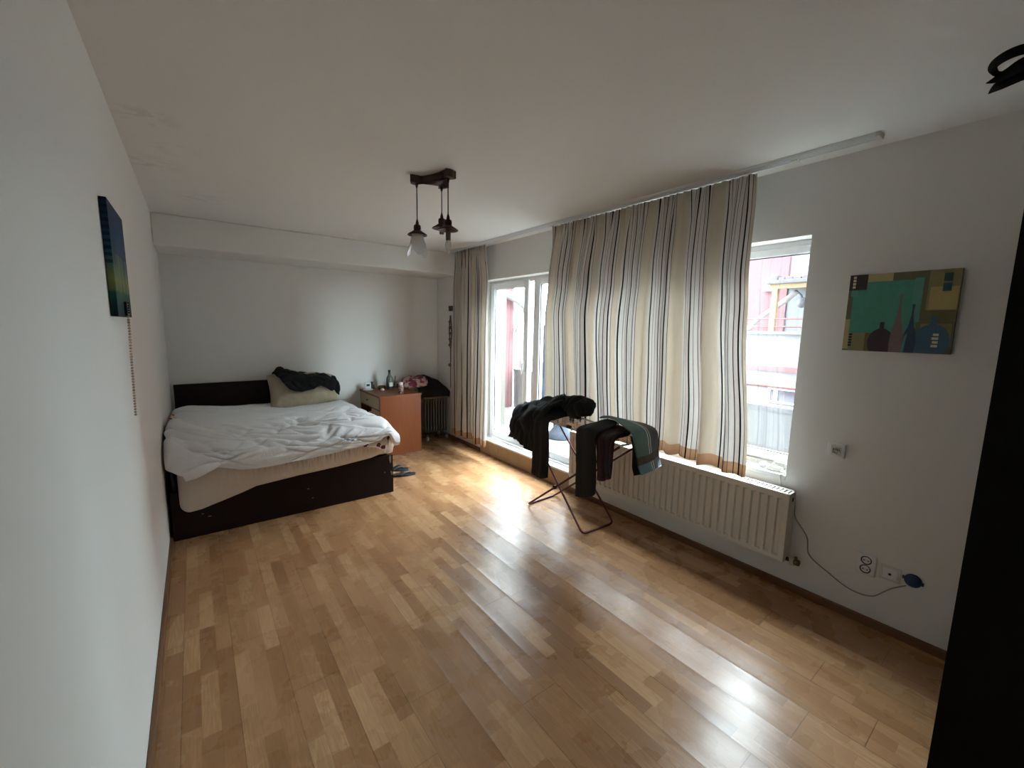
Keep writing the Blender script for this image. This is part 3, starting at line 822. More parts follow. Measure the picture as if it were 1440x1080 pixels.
# white sheet thrown over the bed
X_ = (0.012, 0.05, 0.15, 0.30, 0.52, 0.85, 1.10, 1.31, 1.50, 1.64, 1.70, 1.722)
rows = [
  (5.44, (0.69, 0.715, 0.73, 0.715, 0.69, 0.685, 0.68, 0.68, 0.675, 0.655, 0.63, 0.57)),
  (5.15, (0.70, 0.735, 0.75, 0.725, 0.69, 0.685, 0.685, 0.69, 0.69, 0.67, 0.63, 0.56)),
  (4.75, (0.66, 0.72, 0.74, 0.725, 0.70, 0.69, 0.69, 0.695, 0.70, 0.675, 0.635, 0.56)),
  (4.35, (0.74, 0.80, 0.78, 0.74, 0.70, 0.69, 0.695, 0.71, 0.71, 0.685, 0.64, 0.555)),
  (4.02, (0.78, 0.81, 0.79, 0.755, 0.71, 0.695, 0.70, 0.72, 0.72, 0.70, 0.645, 0.555)),
  (3.80, (0.73, 0.765, 0.755, 0.735, 0.70, 0.685, 0.69, 0.705, 0.71, 0.69, 0.64, 0.59)),
  (3.67, (0.66, 0.695, 0.69, 0.675, 0.65, 0.635, 0.64, 0.655, 0.665, 0.655, 0.605, 0.575)),
  (3.635, (0.60, 0.62, 0.62, 0.61, 0.575, 0.565, 0.575, 0.595, 0.61, 0.62, 0.545, 0.53)),
  (3.64, (0.585, 0.565, 0.525, 0.55, 0.495, 0.50, 0.515, 0.535, 0.563, 0.60, 0.505, 0.50)),
]
xs_front = (0.02, 0.045, 0.14, 0.29, 0.51, 0.85, 1.10, 1.31, 1.50, 1.595, 1.645, 1.695)
net = []
for j, (y, zz) in enumerate(rows):
    f = max(0, (j - 4) / 4)
    r_ = []
    for i, z in enumerate(zz):
        x = X_[i] * (1 - f) + xs_front[i] * f
        yy = y
        if j < 6 and i == len(zz) - 1: yy = y
        r_.append(Vector((x, yy - (0.05 * (i == 2) * (j == 8)), z)))
    net.append(r_)
rc = random.Random(21)
CREASES = []
def crease_set(n, x0, x1, v0, v1, a0, a1, L0, L1, w0, w1, am):
    for q in range(n):
        a_ = math.radians(rc.uniform(a0, a1))
        CREASES.append((rc.uniform(x0, x1), rc.uniform(v0, v1), math.cos(a_), math.sin(a_), rc.uniform(L0, L1), rc.uniform(w0, w1), am * rc.uniform(0.5, 1.1) * (1 if rc.random() < 0.72 else -0.7)))
crease_set(16, 0.15, 1.6, 0.05, 0.42, -12, 22, 0.25, 0.6, 0.018, 0.05, 0.013)      # long shallow folds near the headboard
crease_set(34, 0.15, 1.6, 0.42, 0.95, 30, 70, 0.12, 0.34, 0.014, 0.034, 0.022)     # folds running down to the hem
crease_set(26, 0.2, 1.6, 0.42, 0.95, -75, -35, 0.10, 0.30, 0.014, 0.032, 0.020)
crease_set(26, 0.85, 1.66, 0.26, 0.52, -25, 15, 0.08, 0.24, 0.010, 0.022, 0.017)   # gathered crinkles on the right
crease_set(14, 0.05, 0.5, 0.40, 0.75, -10, 50, 0.10, 0.26, 0.016, 0.034, 0.020)
def sheet_warp(u, v, p):
    q = p.copy()
    d = 0.0
    for cx_, cv_, ca_, sa_, L_, w_, am_ in CREASES:
        ex, ev = q.x - cx_, (v - cv_) * 2.1
        al = ex * ca_ + ev * sa_
        if abs(al) > L_: continue
        ac = -ex * sa_ + ev * ca_ + 0.10 * (al / L_) ** 2 * L_
        if abs(ac) > 3.2 * w_: continue
        tp = (1 - (al / L_) ** 2)
        d += 1.45 * am_ * tp * math.exp(-(ac / w_) ** 2)
    return max(d, -0.018)
sh = net_sheet('bed_sheet', net, M['sheet'], 240, 190, 0.006, 4, thick=0.004, seed=4, warp=sheet_warp)
tag(sh, 'crumpled white sheet thrown over the bed', 'sheet')
# its front left corner is rolled into a hollow fold
def roll(u, v):
    c = cr([Vector((0.33, 3.60, 0.585)), Vector((0.25, 3.575, 0.572)), Vector((0.17, 3.565, 0.55)), Vector((0.115, 3.575, 0.535))], v)
    ra = 0.012 + 0.026 * math.sin(min(1, v * 1.25) * PI * 0.62)
    a = -2.2 + 4.9 * u
    return c + Vector((-0.3 * ra * math.sin(a), -ra * 0.6 * math.cos(a) , ra * math.sin(a) * 1.0))
bm = grid(roll, 24, 20)
ro = finish('rolled_corner', bm, M['sheet'], parent=sh, smooth=True)
s = ro.modifiers.new('thickness', 'SOLIDIFY'); s.thickness = 0.005

# blue-grey cloth stuffed between mattress and wall
bm = grid(lambda u, v: Vector((0.046 + 0.018 * math.cos(2 * PI * u), 3.86 + 0.07 * math.sin(2 * PI * u) + 0.02 * math.sin(5 * v), 0.34 + 0.22 * v)), 16, 12, close_u=True)
tag(finish('stuffed_cloth', bm, M['navy_cloth'], smooth=True), 'dark blue cloth wedged between mattress and left wall', 'cloth')

# pillow leaning on the headboard, black jacket on top of it
def pil(u, v):
    a, b_ = 2 * u - 1, 2 * v - 1
    ed = (max(0, 1 - abs(a) ** 3.0) * max(0, 1 - abs(b_) ** 2.6)) ** 0.5
    return a, b_, ed
def pillow_side(sign):
    def F(u, v):
        a, b_, ed = pil(u, v)
        pinch = 1 - 0.05 * (1 - abs(b_)) * abs(a) ** 3
        c = Vector((1.225, 5.35, 0.835 - 0.025 * a))
        ax = Vector((0.365, 0.02, 0.025)); ay = Vector((0, 0.14, 0.165 - 0.02 * a))
        nrm = Vector((0, -0.75, 0.60))
        th = 0.125 * ed * (1 + 0.15 * noise.noise(Vector((a * 2, b_ * 2, 3)))) + 0.026 * fbm((a * 1.0, b_, sign), 2.6, 3) + 0.010 * (ridge((a * 1.2 + b_ * 0.3, b_ * 0.8, sign), 2.2) - 0.3)
        corner = Vector((0.012, 0, -0.012)) * max(0, -a) ** 6 * max(0, b_) ** 4
        return c + ax * a * pinch + ay * b_ + corner + nrm * (th * sign)
    return F
bm = new_bm()
grid(pillow_side(1), 50, 36, bm=bm); grid(pillow_side(-1), 50, 36, bm=bm)
bmesh.ops.remove_doubles(bm, verts=bm.verts[:], dist=0.0135)
tag(finish('pillow', bm, M['pillow'], smooth=True), 'beige pillow leaning against the headboard', 'pillow')
j1 = [[(0.93, 5.47, 1.02), (1.01, 5.50, 1.075), (1.10, 5.50, 1.035), (1.28, 5.50, 0.995), (1.45, 5.50, 0.985), (1.58, 5.50, 0.955)],
      [(0.94, 5.36, 1.02), (1.03, 5.38, 1.065), (1.12, 5.38, 1.04), (1.28, 5.38, 1.01), (1.46, 5.38, 0.99), (1.60, 5.40, 0.94)],
      [(0.97, 5.25, 0.985), (1.05, 5.24, 1.0), (1.14, 5.23, 0.995), (1.28, 5.23, 0.985), (1.45, 5.24, 0.97), (1.605, 5.33, 0.90)],
      [(1.02, 5.185, 0.915), (1.08, 5.175, 0.92), (1.16, 5.17, 0.915), (1.28, 5.17, 0.915), (1.42, 5.18, 0.93), (1.61, 5.30, 0.82)],
      [(1.06, 5.16, 0.865), (1.10, 5.155, 0.85), (1.17, 5.15, 0.842), (1.28, 5.15, 0.855), (1.38, 5.165, 0.89), (1.605, 5.29, 0.745)]]
tag(net_sheet('jacket', j1, M['dark_cloth'], 70, 50, 0.020, 9, thick=0.012, seed=3, warp=lambda u, v, p: 0.02 * (ridge(p * 1.0, 7) - 0.3)),
    'crumpled black jacket lying on the beige pillow', 'jacket')

# ================================================================== DESK
DX0, DX1, DY0, DY1, DZ = 1.955, 2.485, 4.86, 5.585, 0.755
desk = thing('desk', 'cherry wood desk with pale drawer fronts beside the bed', 'desk', ((DX0 + DX1) / 2, (DY0 + DY1) / 2, 0))
bm = new_bm(); box(bm, DX0 - 0.012, DX1 + 0.01, DY0 - 0.008, DY1, DZ - 0.024, DZ); finish('desktop', bm, M['cherry'], parent=desk, bevel=0.003)
bm = new_bm(); box(bm, DX0, DX1, DY0, DY0 + 0.02, 0, DZ - 0.024); finish('side_panel', bm, M['cherry'], parent=desk, bevel=0.002)
bm = new_bm(); box(bm, DX0, DX1, DY1 - 0.02, DY1, 0, DZ - 0.024); finish('side_panel', bm, M['cherry'], parent=desk, bevel=0.002)
bm = new_bm(); box(bm, DX0 + 0.01, DX1, DY0 + 0.30, DY0 + 0.318, 0, 0.58); finish('partition', bm, M['cherry_dark'], parent=desk)
bm = new_bm(); box(bm, DX1 - 0.016, DX1 - 0.002, DY0 + 0.02, DY1 - 0.02, 0.2, DZ - 0.024); finish('back_panel', bm, M['cherry_dark'], parent=desk)
bm = new_bm(); box(bm, DX0 - 0.002, DX0 + 0.006, DY0 - 0.001, DY0 + 0.019, 0.0, DZ - 0.024); box(bm, DX0, DX0 + 0.018, DY0 + 0.02, DY1 - 0.02, 0.567, 0.579)
finish('edge_strip', bm, M['cherry_dark'], parent=desk)
bm = new_bm(); box(bm, DX0 - 0.004, DX0 + 0.35, DY0 + 0.024, DY1 - 0.024, 0.582, DZ - 0.03); dr = finish('drawer', bm, M['beech'], parent=desk, bevel=0.003)
def knob(par, y, z):
    bm = new_bm(); lathe(bm, [(0.0, -0.022), (0.012, -0.02), (0.014, -0.012), (0.006, -0.006), (0.008, 0.0), (0.0, 0.0)], (DX0 - 0.004, y, z), 14, 'x')
    finish('knob', bm, M['brass'], parent=par, smooth=True)
knob(dr, 5.28, 0.655)
bm = new_bm(); box(bm, DX0 - 0.004, DX0 + 0.014, DY0 + 0.024, DY0 + 0.296, 0.05, 0.565); dd = finish('door', bm, M['beech'], parent=desk, bevel=0.003)
knob(dd, DY0 + 0.26, 0.42)
bm = new_bm(); box(bm, DX0 + 0.02, DX1 - 0.02, DY0 + 0.32, DY1 - 0.02, 0.42, 0.435); finish('shelf', bm, M['cherry_dark'], parent=desk)
bm = new_bm()
for k in range(3): box(bm, 1.99 + 0.01 * k, 2.19, 5.24 + 0.01 * k, 5.46 - 0.01 * k, 0.436 + 0.012 * k, 0.447 + 0.012 * k)
tag(finish('paper_stack', bm, M['sheet']), 'stack of white papers in the open bay of the desk', 'papers')

# ------------------------------------------------ things on the desk
def wpt(px, py, y): return at(px, py, 'y', y)
ck = thing('desk_clock', 'small white square clock on a round foot at the back of the desk', 'clock', (2.015, 5.45, DZ))
bm = new_bm(); lathe(bm, [(0.0, 0), (0.062, 0), (0.064, 0.006), (0.05, 0.014), (0.0, 0.016)], (2.015, 5.45, DZ), 28); finish('foot', bm, M['ivory'], parent=ck, smooth=True)
bm = new_bm(); box(bm, 1.975, 2.055, 5.45, 5.475, DZ + 0.012, DZ + 0.095); cb = finish('case', bm, M['pvc'], parent=ck, bevel=0.006)
bm = new_bm(); box(bm, 1.994, 2.036, 5.447, 5.451, DZ + 0.048, DZ + 0.076); finish('display', bm, M['black_plastic'], parent=cb)
bm = new_bm(); box(bm, 2.075, 2.115, 5.50, 5.55, DZ, DZ + 0.055); lathe(bm, [(0.017, 0.0), (0.017, 0.045), (0.0, 0.047)], (2.09, 5.525, DZ + 0.05), 14)
tag(finish('small_box', bm, M['black_plastic'], bevel=0.004), 'small black gadget standing right behind the white clock', 'box')
M['clear'] = pane_glass()
M['amber'] = plain('amber_glass', (0.10, 0.035, 0.015, 1), 0.15, 0.3)
bm = new_bm(); lathe(bm, [(0.0, 0), (0.045, 0), (0.055, 0.03), (0.05, 0.045), (0.043, 0.03), (0.0, 0.012)], (2.185, 5.42, DZ), 20)
tag(finish('ashtray', bm, M['amber'], smooth=True), 'dark amber glass ashtray between clock and bottle', 'ashtray')
bm = new_bm(); lathe(bm, [(0.0, 0), (0.022, 0.0), (0.024, 0.018), (0.014, 0.026), (0.0, 0.026)], (2.15, 5.30, DZ), 14)
tag(finish('white_cap', bm, M['pvc'], smooth=True), 'small white cap lying in front of the amber ashtray', 'cap')
bo = thing('bottle', 'clear bottle of dark drink with a pale label and black cap', 'bottle', (2.262, 5.34, DZ))
BC = (2.262, 5.34, DZ)
M['bottle_glass'] = plain('grey_tinted_bottle', (0.42, 0.44, 0.42, 1), 0.1, 0.3, 25, Transmission_Weight=0.8)
bm = new_bm(); lathe(bm, [(0.0, 0), (0.038, 0), (0.042, 0.01), (0.042, 0.14), (0.036, 0.165), (0.017, 0.20), (0.0145, 0.235), (0.0, 0.235)], BC, 24); finish('body', bm, M['bottle_glass'], parent=bo, smooth=True)
bm = new_bm(); lathe(bm, [(0.043, 0.012), (0.0432, 0.06)], BC, 24); finish('drink', bm, M['black_plastic'], parent=bo, smooth=True)
bm = new_bm(); lathe(bm, [(0.0, 0.262), (0.016, 0.262), (0.0165, 0.232), (0.0145, 0.23)], BC, 20); finish('cap', bm, M['black_plastic'], parent=bo, smooth=True)
def lab(u, v): a = -2.0 + 1.5 * u; return Vector((BC[0] + 0.0438 * math.cos(a), BC[1] + 0.0438 * math.sin(a), DZ + 0.045 + 0.055 * v))
bm = grid(lab, 12, 3); finish('label', bm, M['ivory'], parent=bo, smooth=True)
gl = thing('drinking_glass', 'tall clear glass holding a dark pen beside the bottle', 'glass', (2.372, 5.43, DZ))
bm = new_bm(); lathe(bm, [(0.0, 0), (0.03, 0), (0.036, 0.10), (0.034, 0.10), (0.028, 0.006), (0.0, 0.006)], (2.372, 5.43, DZ), 24); finish('tumbler', bm, M['clear'], parent=gl, smooth=True)
bm = new_bm(); tube(bm, [(2.36, 5.43, DZ + 0.008), (2.378, 5.435, DZ + 0.12), (2.381, 5.436, DZ + 0.165)], [0.005, 0.006, 0.009], 8)
tag(finish('pen', bm, M['black_plastic'], smooth=True), 'dark pen standing in the clear glass', 'pen')
bm = new_bm(); box(bm, 2.41, 2.455, 5.42, 5.47, DZ, DZ + 0.05)
tag(finish('dark_box', bm, M['black_plastic'], bevel=0.004), 'small dark box at the wall end of the desk, right of the glass', 'box')
CN = (2.262, 4.96, DZ)
can = thing('spray_can', 'red and white can with a pale lid at the front edge of the desk', 'can', CN)
k = Nodes('red_white_can_print'); kc = k.noise(k.coord(), 32, 2, 0.5, 0.6)
M['can_print'] = k.finish(k.principled(k.ramp(kc, [(0, srgb(96, 28, 36)), (0.46, srgb(120, 40, 46)), (0.5, srgb(206, 178, 170)), (0.6, srgb(60, 30, 36))]), 0.4))
bm = new_bm(); lathe(bm, [(0.0, 0), (0.031, 0), (0.033, 0.004), (0.033, 0.10), (0.028, 0.108), (0.0, 0.108)], CN, 24); finish('body', bm, M['can_print'], parent=can, smooth=True)
bm = new_bm(); lathe(bm, [(0.026, 0.106), (0.027, 0.13), (0.018, 0.142), (0.0, 0.143)], CN, 20); finish('lid', bm, M['ivory'], parent=can, smooth=True)

# ================================================================== OIL HEATER
HX, HY = 2.905, 5.34
M['heater'] = plain('dark_grey_heater_paint', (0.20, 0.21, 0.195, 1), 0.3)
M['heater_top'] = plain('olive_heater_top', (0.13, 0.12, 0.07, 1), 0.4)
ht = thing('oil_heater', 'dark finned oil heater on castors in the corner behind the desk', 'heater', (HX, HY, 0))
def fin(x):
    bm = new_bm()
    box(bm, x - 0.002, x + 0.002, HY - 0.072, HY + 0.072, 0.105, 0.60)
    for zz in (0.15, 0.55): lathe(bm, [(0.0, -0.012), (0.034, -0.010), (0.034, 0.010), (0.0, 0.012)], (x, HY, zz), 16, 'x')
    rim = [(x, HY - 0.04, 0.10), (x, HY - 0.076, 0.125), (x, HY - 0.08, 0.20), (x, HY - 0.08, 0.50), (x, HY - 0.076, 0.58), (x, HY - 0.04, 0.605),
           (x, HY + 0.04, 0.605), (x, HY + 0.076, 0.58), (x, HY + 0.08, 0.50), (x, HY + 0.08, 0.20), (x, HY + 0.076, 0.125), (x, HY + 0.04, 0.10), (x, HY - 0.04, 0.10)]
    tube(bm, rim, 0.0062, 8)
    return finish('fin', bm, M['heater'], parent=ht)
for q in range(9): fin(2.735 + q * 0.042)
bm = new_bm(); box(bm, 2.71, 3.095, HY - 0.085, HY + 0.085, 0.585, 0.625); finish('top_cover', bm, M['heater_top'], parent=ht, bevel=0.012)
for z in (0.15, 0.55):
    bm = new_bm(); tube(bm, [(2.71, HY, z), (3.09, HY, z)], 0.018); finish('oil_pipe', bm, M['heater'], parent=ht, smooth=True)
for x in (2.745, 3.045):
    bm = new_bm(); tube(bm, [(x, HY - 0.13, 0.075), (x, HY + 0.13, 0.075)], 0.012); box(bm, x - 0.012, x + 0.012, HY - 0.03, HY + 0.03, 0.07, 0.12); f_ = finish('foot', bm, M['heater'], parent=ht)
    for y in (HY - 0.12, HY + 0.12):
        bm = new_bm(); lathe(bm, [(0.0, -0.014), (0.026, -0.012), (0.03, -0.004), (0.03, 0.004), (0.026, 0.012), (0.0, 0.014)], (x, y, 0.030), 18, 'x'); finish('castor', bm, M['ivory'], parent=f_, smooth=True)
j2 = [[(2.62, 5.50, 0.86), (2.72, 5.52, 0.88), (2.85, 5.53, 0.86), (2.98, 5.53, 0.80), (3.08, 5.52, 0.70)],
      [(2.61, 5.40, 0.865), (2.72, 5.40, 0.90), (2.86, 5.40, 0.87), (2.99, 5.40, 0.80), (3.092, 5.40, 0.72)],
      [(2.60, 5.30, 0.85), (2.71, 5.29, 0.885), (2.86, 5.29, 0.85), (3.00, 5.29, 0.78), (3.094, 5.30, 0.70)],
      [(2.60, 5.22, 0.77), (2.71, 5.20, 0.79), (2.86, 5.20, 0.77), (3.00, 5.21, 0.73), (3.092, 5.22, 0.66)],
      [(2.62, 5.20, 0.66), (2.72, 5.185, 0.655), (2.86, 5.19, 0.645), (3.00, 5.20, 0.635), (3.092, 5.23, 0.60)]]
tag(net_sheet('black_garment', j2, M['dark_cloth'], 60, 50, 0.016, 9, thick=0.012, seed=8),
    'black garment heaped over the oil heater in the corner', 'clothing')
k = Nodes('maroon_pink_cloth'); kc = k.noise(k.coord(), 13, 3, 0.5, 0.8)
M['maroon'] = k.finish(k.principled(k.ramp(kc, [(0, srgb(96, 30, 48)), (0.46, srgb(124, 44, 62)), (0.54, srgb(190, 158, 150)), (1, srgb(206, 182, 170))]), 0.9))
j3 = [[(2.41, 5.40, 0.80), (2.50, 5.45, 0.87), (2.62, 5.45, 0.88), (2.72, 5.44, 0.89)],
      [(2.39, 5.28, 0.815), (2.50, 5.30, 0.89), (2.62, 5.30, 0.905), (2.73, 5.30, 0.90)],
      [(2.40, 5.18, 0.80), (2.50, 5.17, 0.845), (2.62, 5.17, 0.86), (2.72, 5.17, 0.86)],
      [(2.42, 5.14, 0.775), (2.50, 5.13, 0.79), (2.62, 5.13, 0.79), (2.70, 5.14, 0.80)]]
tag(net_sheet('folded_cloth', j3, M['maroon'], 50, 36, 0.016, 9, thick=0.012, seed=5),
    'maroon and pale pink cloth bundled between desk and black garment', 'clothing')

# ================================================================== SLIPPERS
M['flop'] = plain('black_rubber_sole', (0.015, 0.018, 0.022, 1), 0.7)
M['flop_strap'] = plain('grey_rubber_strap', (0.10, 0.11, 0.11, 1), 0.6)
def flop(loc, rz, label):
    t = thing('flip_flop', label, 'flip-flop', (loc[0], loc[1], 0), 'pair of flip-flops by the bed')
    ca, sa = math.cos(rz), math.sin(rz)
    T = lambda x, y, z: Vector((loc[0] + ca * x - sa * y, loc[1] + sa * x + ca * y, z))
    out = []
    for q in range(28):
        a = 2 * PI * q / 28
        x = 0.135 * math.cos(a); w = 0.047 if math.cos(a) > 0 else 0.036
        out.append((x, (0.6 * w + 0.4 * 0.042) * math.copysign(abs(math.sin(a)) ** 0.85, math.sin(a))))
    bm = new_bm()
    lo = [bm.verts.new(T(x, y, 0.001)) for x, y in out]; hi = [bm.verts.new(T(x, y, 0.018 + 0.006 * (x < 0))) for x, y in out]
    bm.faces.new(lo[::-1]); bm.faces.new(hi)
    for q in range(28): bm.faces.new((lo[q], lo[(q + 1) % 28], hi[(q + 1) % 28], hi[q]))
    finish('sole', bm, M['flop'], parent=t, bevel=0.003)
    bm = new_bm()
    tube(bm, [T(0.075, 0, 0.018), T(0.07, 0, 0.042)], 0.004, 6)
    for s_ in (1, -1): tube(bm, smooth_path([T(0.07, 0, 0.042), T(0.03, 0.030 * s_, 0.046), T(-0.025, 0.042 * s_, 0.02)], 5), [0.006] * 5 + [0.009] * 6, 6)
    finish('strap', bm, M['flop_strap'], parent=t, smooth=True)
flop((1.93, 4.33), -0.35, 'black flip-flop lying nearer the desk, half hidden by the bed')
flop((1.93, 4.13), -0.2, 'black flip-flop beside the bed foot, nearer the room')

# ================================================================== PENDANT LAMP
lz = H - 0.045
PA = at(586, 258, 'z', lz); PB = at(630, 251, 'z', lz); PC = at(621, 263, 'z', lz)
cen = (PA + PB + PC) / 3
lamp = thing('pendant_lamp', 'brown three-arm pendant lamp with one frosted glass shade', 'lamp', (cen.x, cen.y, H))
bm = new_bm()
out = []
cs = [PA, PC, PB]
for q in range(3):
    p, nx = cs[q], cs[(q + 1) % 3]
    d0 = math.atan2(p.y - cen.y, p.x - cen.x)
    for t_ in (-1.1, -0.6, 0, 0.6, 1.1):
        out.append((p.x + 0.040 * math.cos(d0 + t_), p.y + 0.040 * math.sin(d0 + t_)))
    m_ = (p + nx) / 2; mm = m_ * 0.80 + cen * 0.20
    out.append((mm.x, mm.y))
n_ = len(out)
path = smooth_path([Vector((x, y, 0)) for x, y in out] + [Vector((out[0][0], out[0][1], 0))], 3)[:-1]
if sum(a.x * b_.y - b_.x * a.y for a, b_ in zip(path, path[1:] + path[:1])) < 0: path = path[::-1]
lo = [bm.verts.new((p.x, p.y, lz)) for p in path]; hi = [bm.verts.new((p.x, p.y, H)) for p in path]
bm.faces.new(lo[::-1]); bm.faces.new(hi)
for q in range(len(path)): bm.faces.new((lo[q], lo[(q + 1) % len(path)], hi[(q + 1) % len(path)], hi[q]))
plate_ = finish('ceiling_plate', bm, M['bronze_wood'], parent=lamp)
bm = new_bm(); lathe(bm, [(0.0, -0.004), (0.006, -0.003), (0.006, 0.002)], (cen.x, cen.y, lz), 10); finish('screw', bm, M['brass'], parent=plate_)
k = Nodes('frosted_glass')
M['frosted'] = k.finish(k.n('MixShader', {0: 0.45, 1: k.principled((0.80, 0.79, 0.76, 1), 0.25), 2: k.n('MixShader', {0: 0.4, 1: k.n('BsdfTranslucent', {0: (0.85, 0.85, 0.83, 1)}).outputs[0], 2: k.n('BsdfTransparent', {}).outputs[0]}).outputs[0]}).outputs[0])
k = Nodes('clear_bulb_glass')
M['bulb'] = k.finish(k.n('MixShader', {0: 0.5, 1: k.principled((0.82, 0.81, 0.78, 1), 0.1), 2: k.n('BsdfTransparent', {}).outputs[0]}).outputs[0])
M['candle'] = plain('brown_candle_sleeve', (0.12, 0.075, 0.055, 1), 0.5)
for p, py, kind in ((PA, 322, 'shade'), (PB, 315, 'bulb'), (PC, 313, 'bare')):
    d = FW + RT * ((p.x * 0 + (586 if kind == 'shade' else 630 if kind == 'bulb' else 621) - 720) / FOC) - UP * ((py - 540) / FOC)
    t_ = ((p.x - CAM.x) * d.x + (p.y - CAM.y) * d.y) / (d.x ** 2 + d.y ** 2)
    zc = CAM.z + d.z * t_                               # height of the cap
    c_ = (p.x, p.y, zc)
    bm = new_bm(); tube(bm, [(p.x, p.y, lz + 0.002), (p.x, p.y, zc + 0.02)], 0.0035, 8)
    lathe(bm, [(0.0, 0.0), (0.010, 0.0), (0.008, -0.018), (0.0035, -0.03)], (p.x, p.y, lz), 12)
    cd = finish('cord', bm, M['black_plastic'], parent=lamp, smooth=True)
    bm = new_bm()
    lathe(bm, [(0.0035, 0.062), (0.010, 0.040), (0.011, 0.028), (0.022, 0.022), (0.024, 0.0), (0.020, -0.006), (0.036, -0.018), (0.062, -0.034), (0.064, -0.040), (0.058, -0.040), (0.034, -0.026), (0.018, -0.016), (0.0, -0.016)], c_, 32)
    cp = finish('lamp_cap', bm, M['bronze'], parent=lamp, smooth=True)
    bm = new_bm(); lathe(bm, [(0.0, -0.016), (0.016, -0.016), (0.016, -0.075 if kind != 'bulb' else -0.10), (0.0, -0.075 if kind != 'bulb' else -0.10)], c_, 16)
    hd = finish('bulb_holder', bm, M['candle'], parent=cp, smooth=True)
    if kind == 'bulb':
        bm = new_bm(); lathe(bm, [(0.011, -0.10), (0.019, -0.115), (0.021, -0.13), (0.014, -0.155), (0.005, -0.178), (0.0, -0.181)], c_, 18); finish('bulb', bm, M['bulb'], parent=cp, smooth=True)
    if kind == 'shade':
        def petal(u, v):
            a = 2 * PI * u
            lobe = 0.5 + 0.5 * math.cos(3 * a - 0.9)
            L = 0.070 + 0.075 * lobe ** 0.8
            r_ = 0.034 + 0.006 * v + 0.030 * v ** 2 * (0.45 + 0.55 * lobe)
            return Vector((c_[0] + r_ * math.cos(a), c_[1] + r_ * math.sin(a), zc - 0.030 - L * v))
        bm = grid(petal, 60, 18, close_u=True)
        o_ = finish('glass_shade', bm, M['frosted'], parent=lamp, smooth=True, recalc=False)
        s = o_.modifiers.new('thickness', 'SOLIDIFY'); s.thickness = 0.003
        o_['label'] = 'frosted white petal shaped glass shade'

# ================================================================== WALL PICTURES AND HANGINGS
pl = thing('canvas_picture', 'narrow blue and green landscape canvas on the left wall', 'picture', (0.011, 2.33, 1.615))
k = Nodes('blue_green_landscape_print')
sp_ = k.n('SeparateXYZ', {0: k.coord('UV')})
v_, u_ = sp_.outputs[1], sp_.outputs[0]
vv = k.math('ADD', v_, k.math('MULTIPLY', k.math('SUBTRACT', k.noise(k.coord('UV'), 3.2, 3), 0.5), 0.10))
c_ = k.ramp(vv, [(0, srgb(10, 34, 42)), (0.10, srgb(22, 62, 62)), (0.21, srgb(38, 84, 72)), (0.235, srgb(96, 108, 70)), (0.33, srgb(120, 128, 84)), (0.45, srgb(74, 108, 98)), (0.58, srgb(34, 76, 98)), (0.78, srgb(24, 58, 94)), (1, srgb(34, 50, 76))])
leaf = k.math('SINE', k.math('MULTIPLY', k.math('ADD', v_, k.math('MULTIPLY', u_, 0.5)), 110.0))
msk = k.math('MULTIPLY', k.math('LESS_THAN', u_, 0.30), k.math('MULTIPLY', k.math('GREATER_THAN', v_, 0.45), k.math('GREATER_THAN', leaf, 0.0)))
c_ = k.mix(k.math('MULTIPLY', msk, 0.7), c_, srgb(12, 26, 40))
tr = k.math('MULTIPLY', k.math('LESS_THAN', v_, 0.56), k.math('GREATER_THAN', v_, 0.24))
st_ = k.math('MULTIPLY', tr, k.math('GREATER_THAN', k.noise(k.scaled(k.coord('UV'), (14, 1.0, 1)), 1.0, 2), 0.56))
c_ = k.mix(k.math('MULTIPLY', st_, 0.55), c_, srgb(150, 158, 112))
M['landscape'] = k.finish(k.principled(c_, 0.6, Specular_IOR_Level=0.12))
y0_, y1_, z0_, z1_, t0 = 2.115, 2.535, 1.615, 2.035, 0.022
bm = new_bm(); lay = bm.loops.layers.uv.verify()
box(bm, 0.001, t0, y0_, y1_, z0_, z1_)
for f in bm.faces:
    for l in f.loops: l[lay].uv = ((l.vert.co.y - y0_) / (y1_ - y0_), (l.vert.co.z - z0_) / (z1_ - z0_))
finish('canvas', bm, M['landscape'], parent=pl, bevel=0.002)

def beads(bm, pts, r, step):
    path = smooth_path(pts, 10); acc = 0
    for a, b_ in zip(path, path[1:]):
        L = (b_ - a).length
        while acc <= L:
            c = a + (b_ - a) * (acc / L)
            bmesh.ops.create_icosphere(bm, subdivisions=1, radius=r, matrix=Matrix.Translation(c))
            acc += step
        acc -= L
M['bead'] = plain('tarnished_pearl', (0.46, 0.37, 0.26, 1), 0.35, 0.4, 60)
bc = thing('bead_chain', 'long string of small brownish pearls hanging from the left wall canvas', 'bead chain', (0.03, 2.35, 1.2))
bm = new_bm()
ct = at(178, 428, 'x', 0.029); cb_ = at(191, 583, 'x', 0.012); cm = at(181, 450, 'x', 0.027)
beads(bm, [ct, cm, at(185, 505, 'x', 0.02), cb_], 0.0058, 0.0122)
finish('string_of_beads', bm, M['bead'], parent=bc, smooth=True)
bm = new_bm(); box(bm, t0 + 0.0005, t0 + 0.008, ct.y - 0.012, ct.y + 0.016, ct.z - 0.045, ct.z + 0.01); beads(bm, [ct + Vector((0.004, 0.006, 0.005)), ct + Vector((0.004, 0.006, -0.04))], 0.004, 0.0095)
finish('clip', bm, M['black_plastic'], parent=bc)

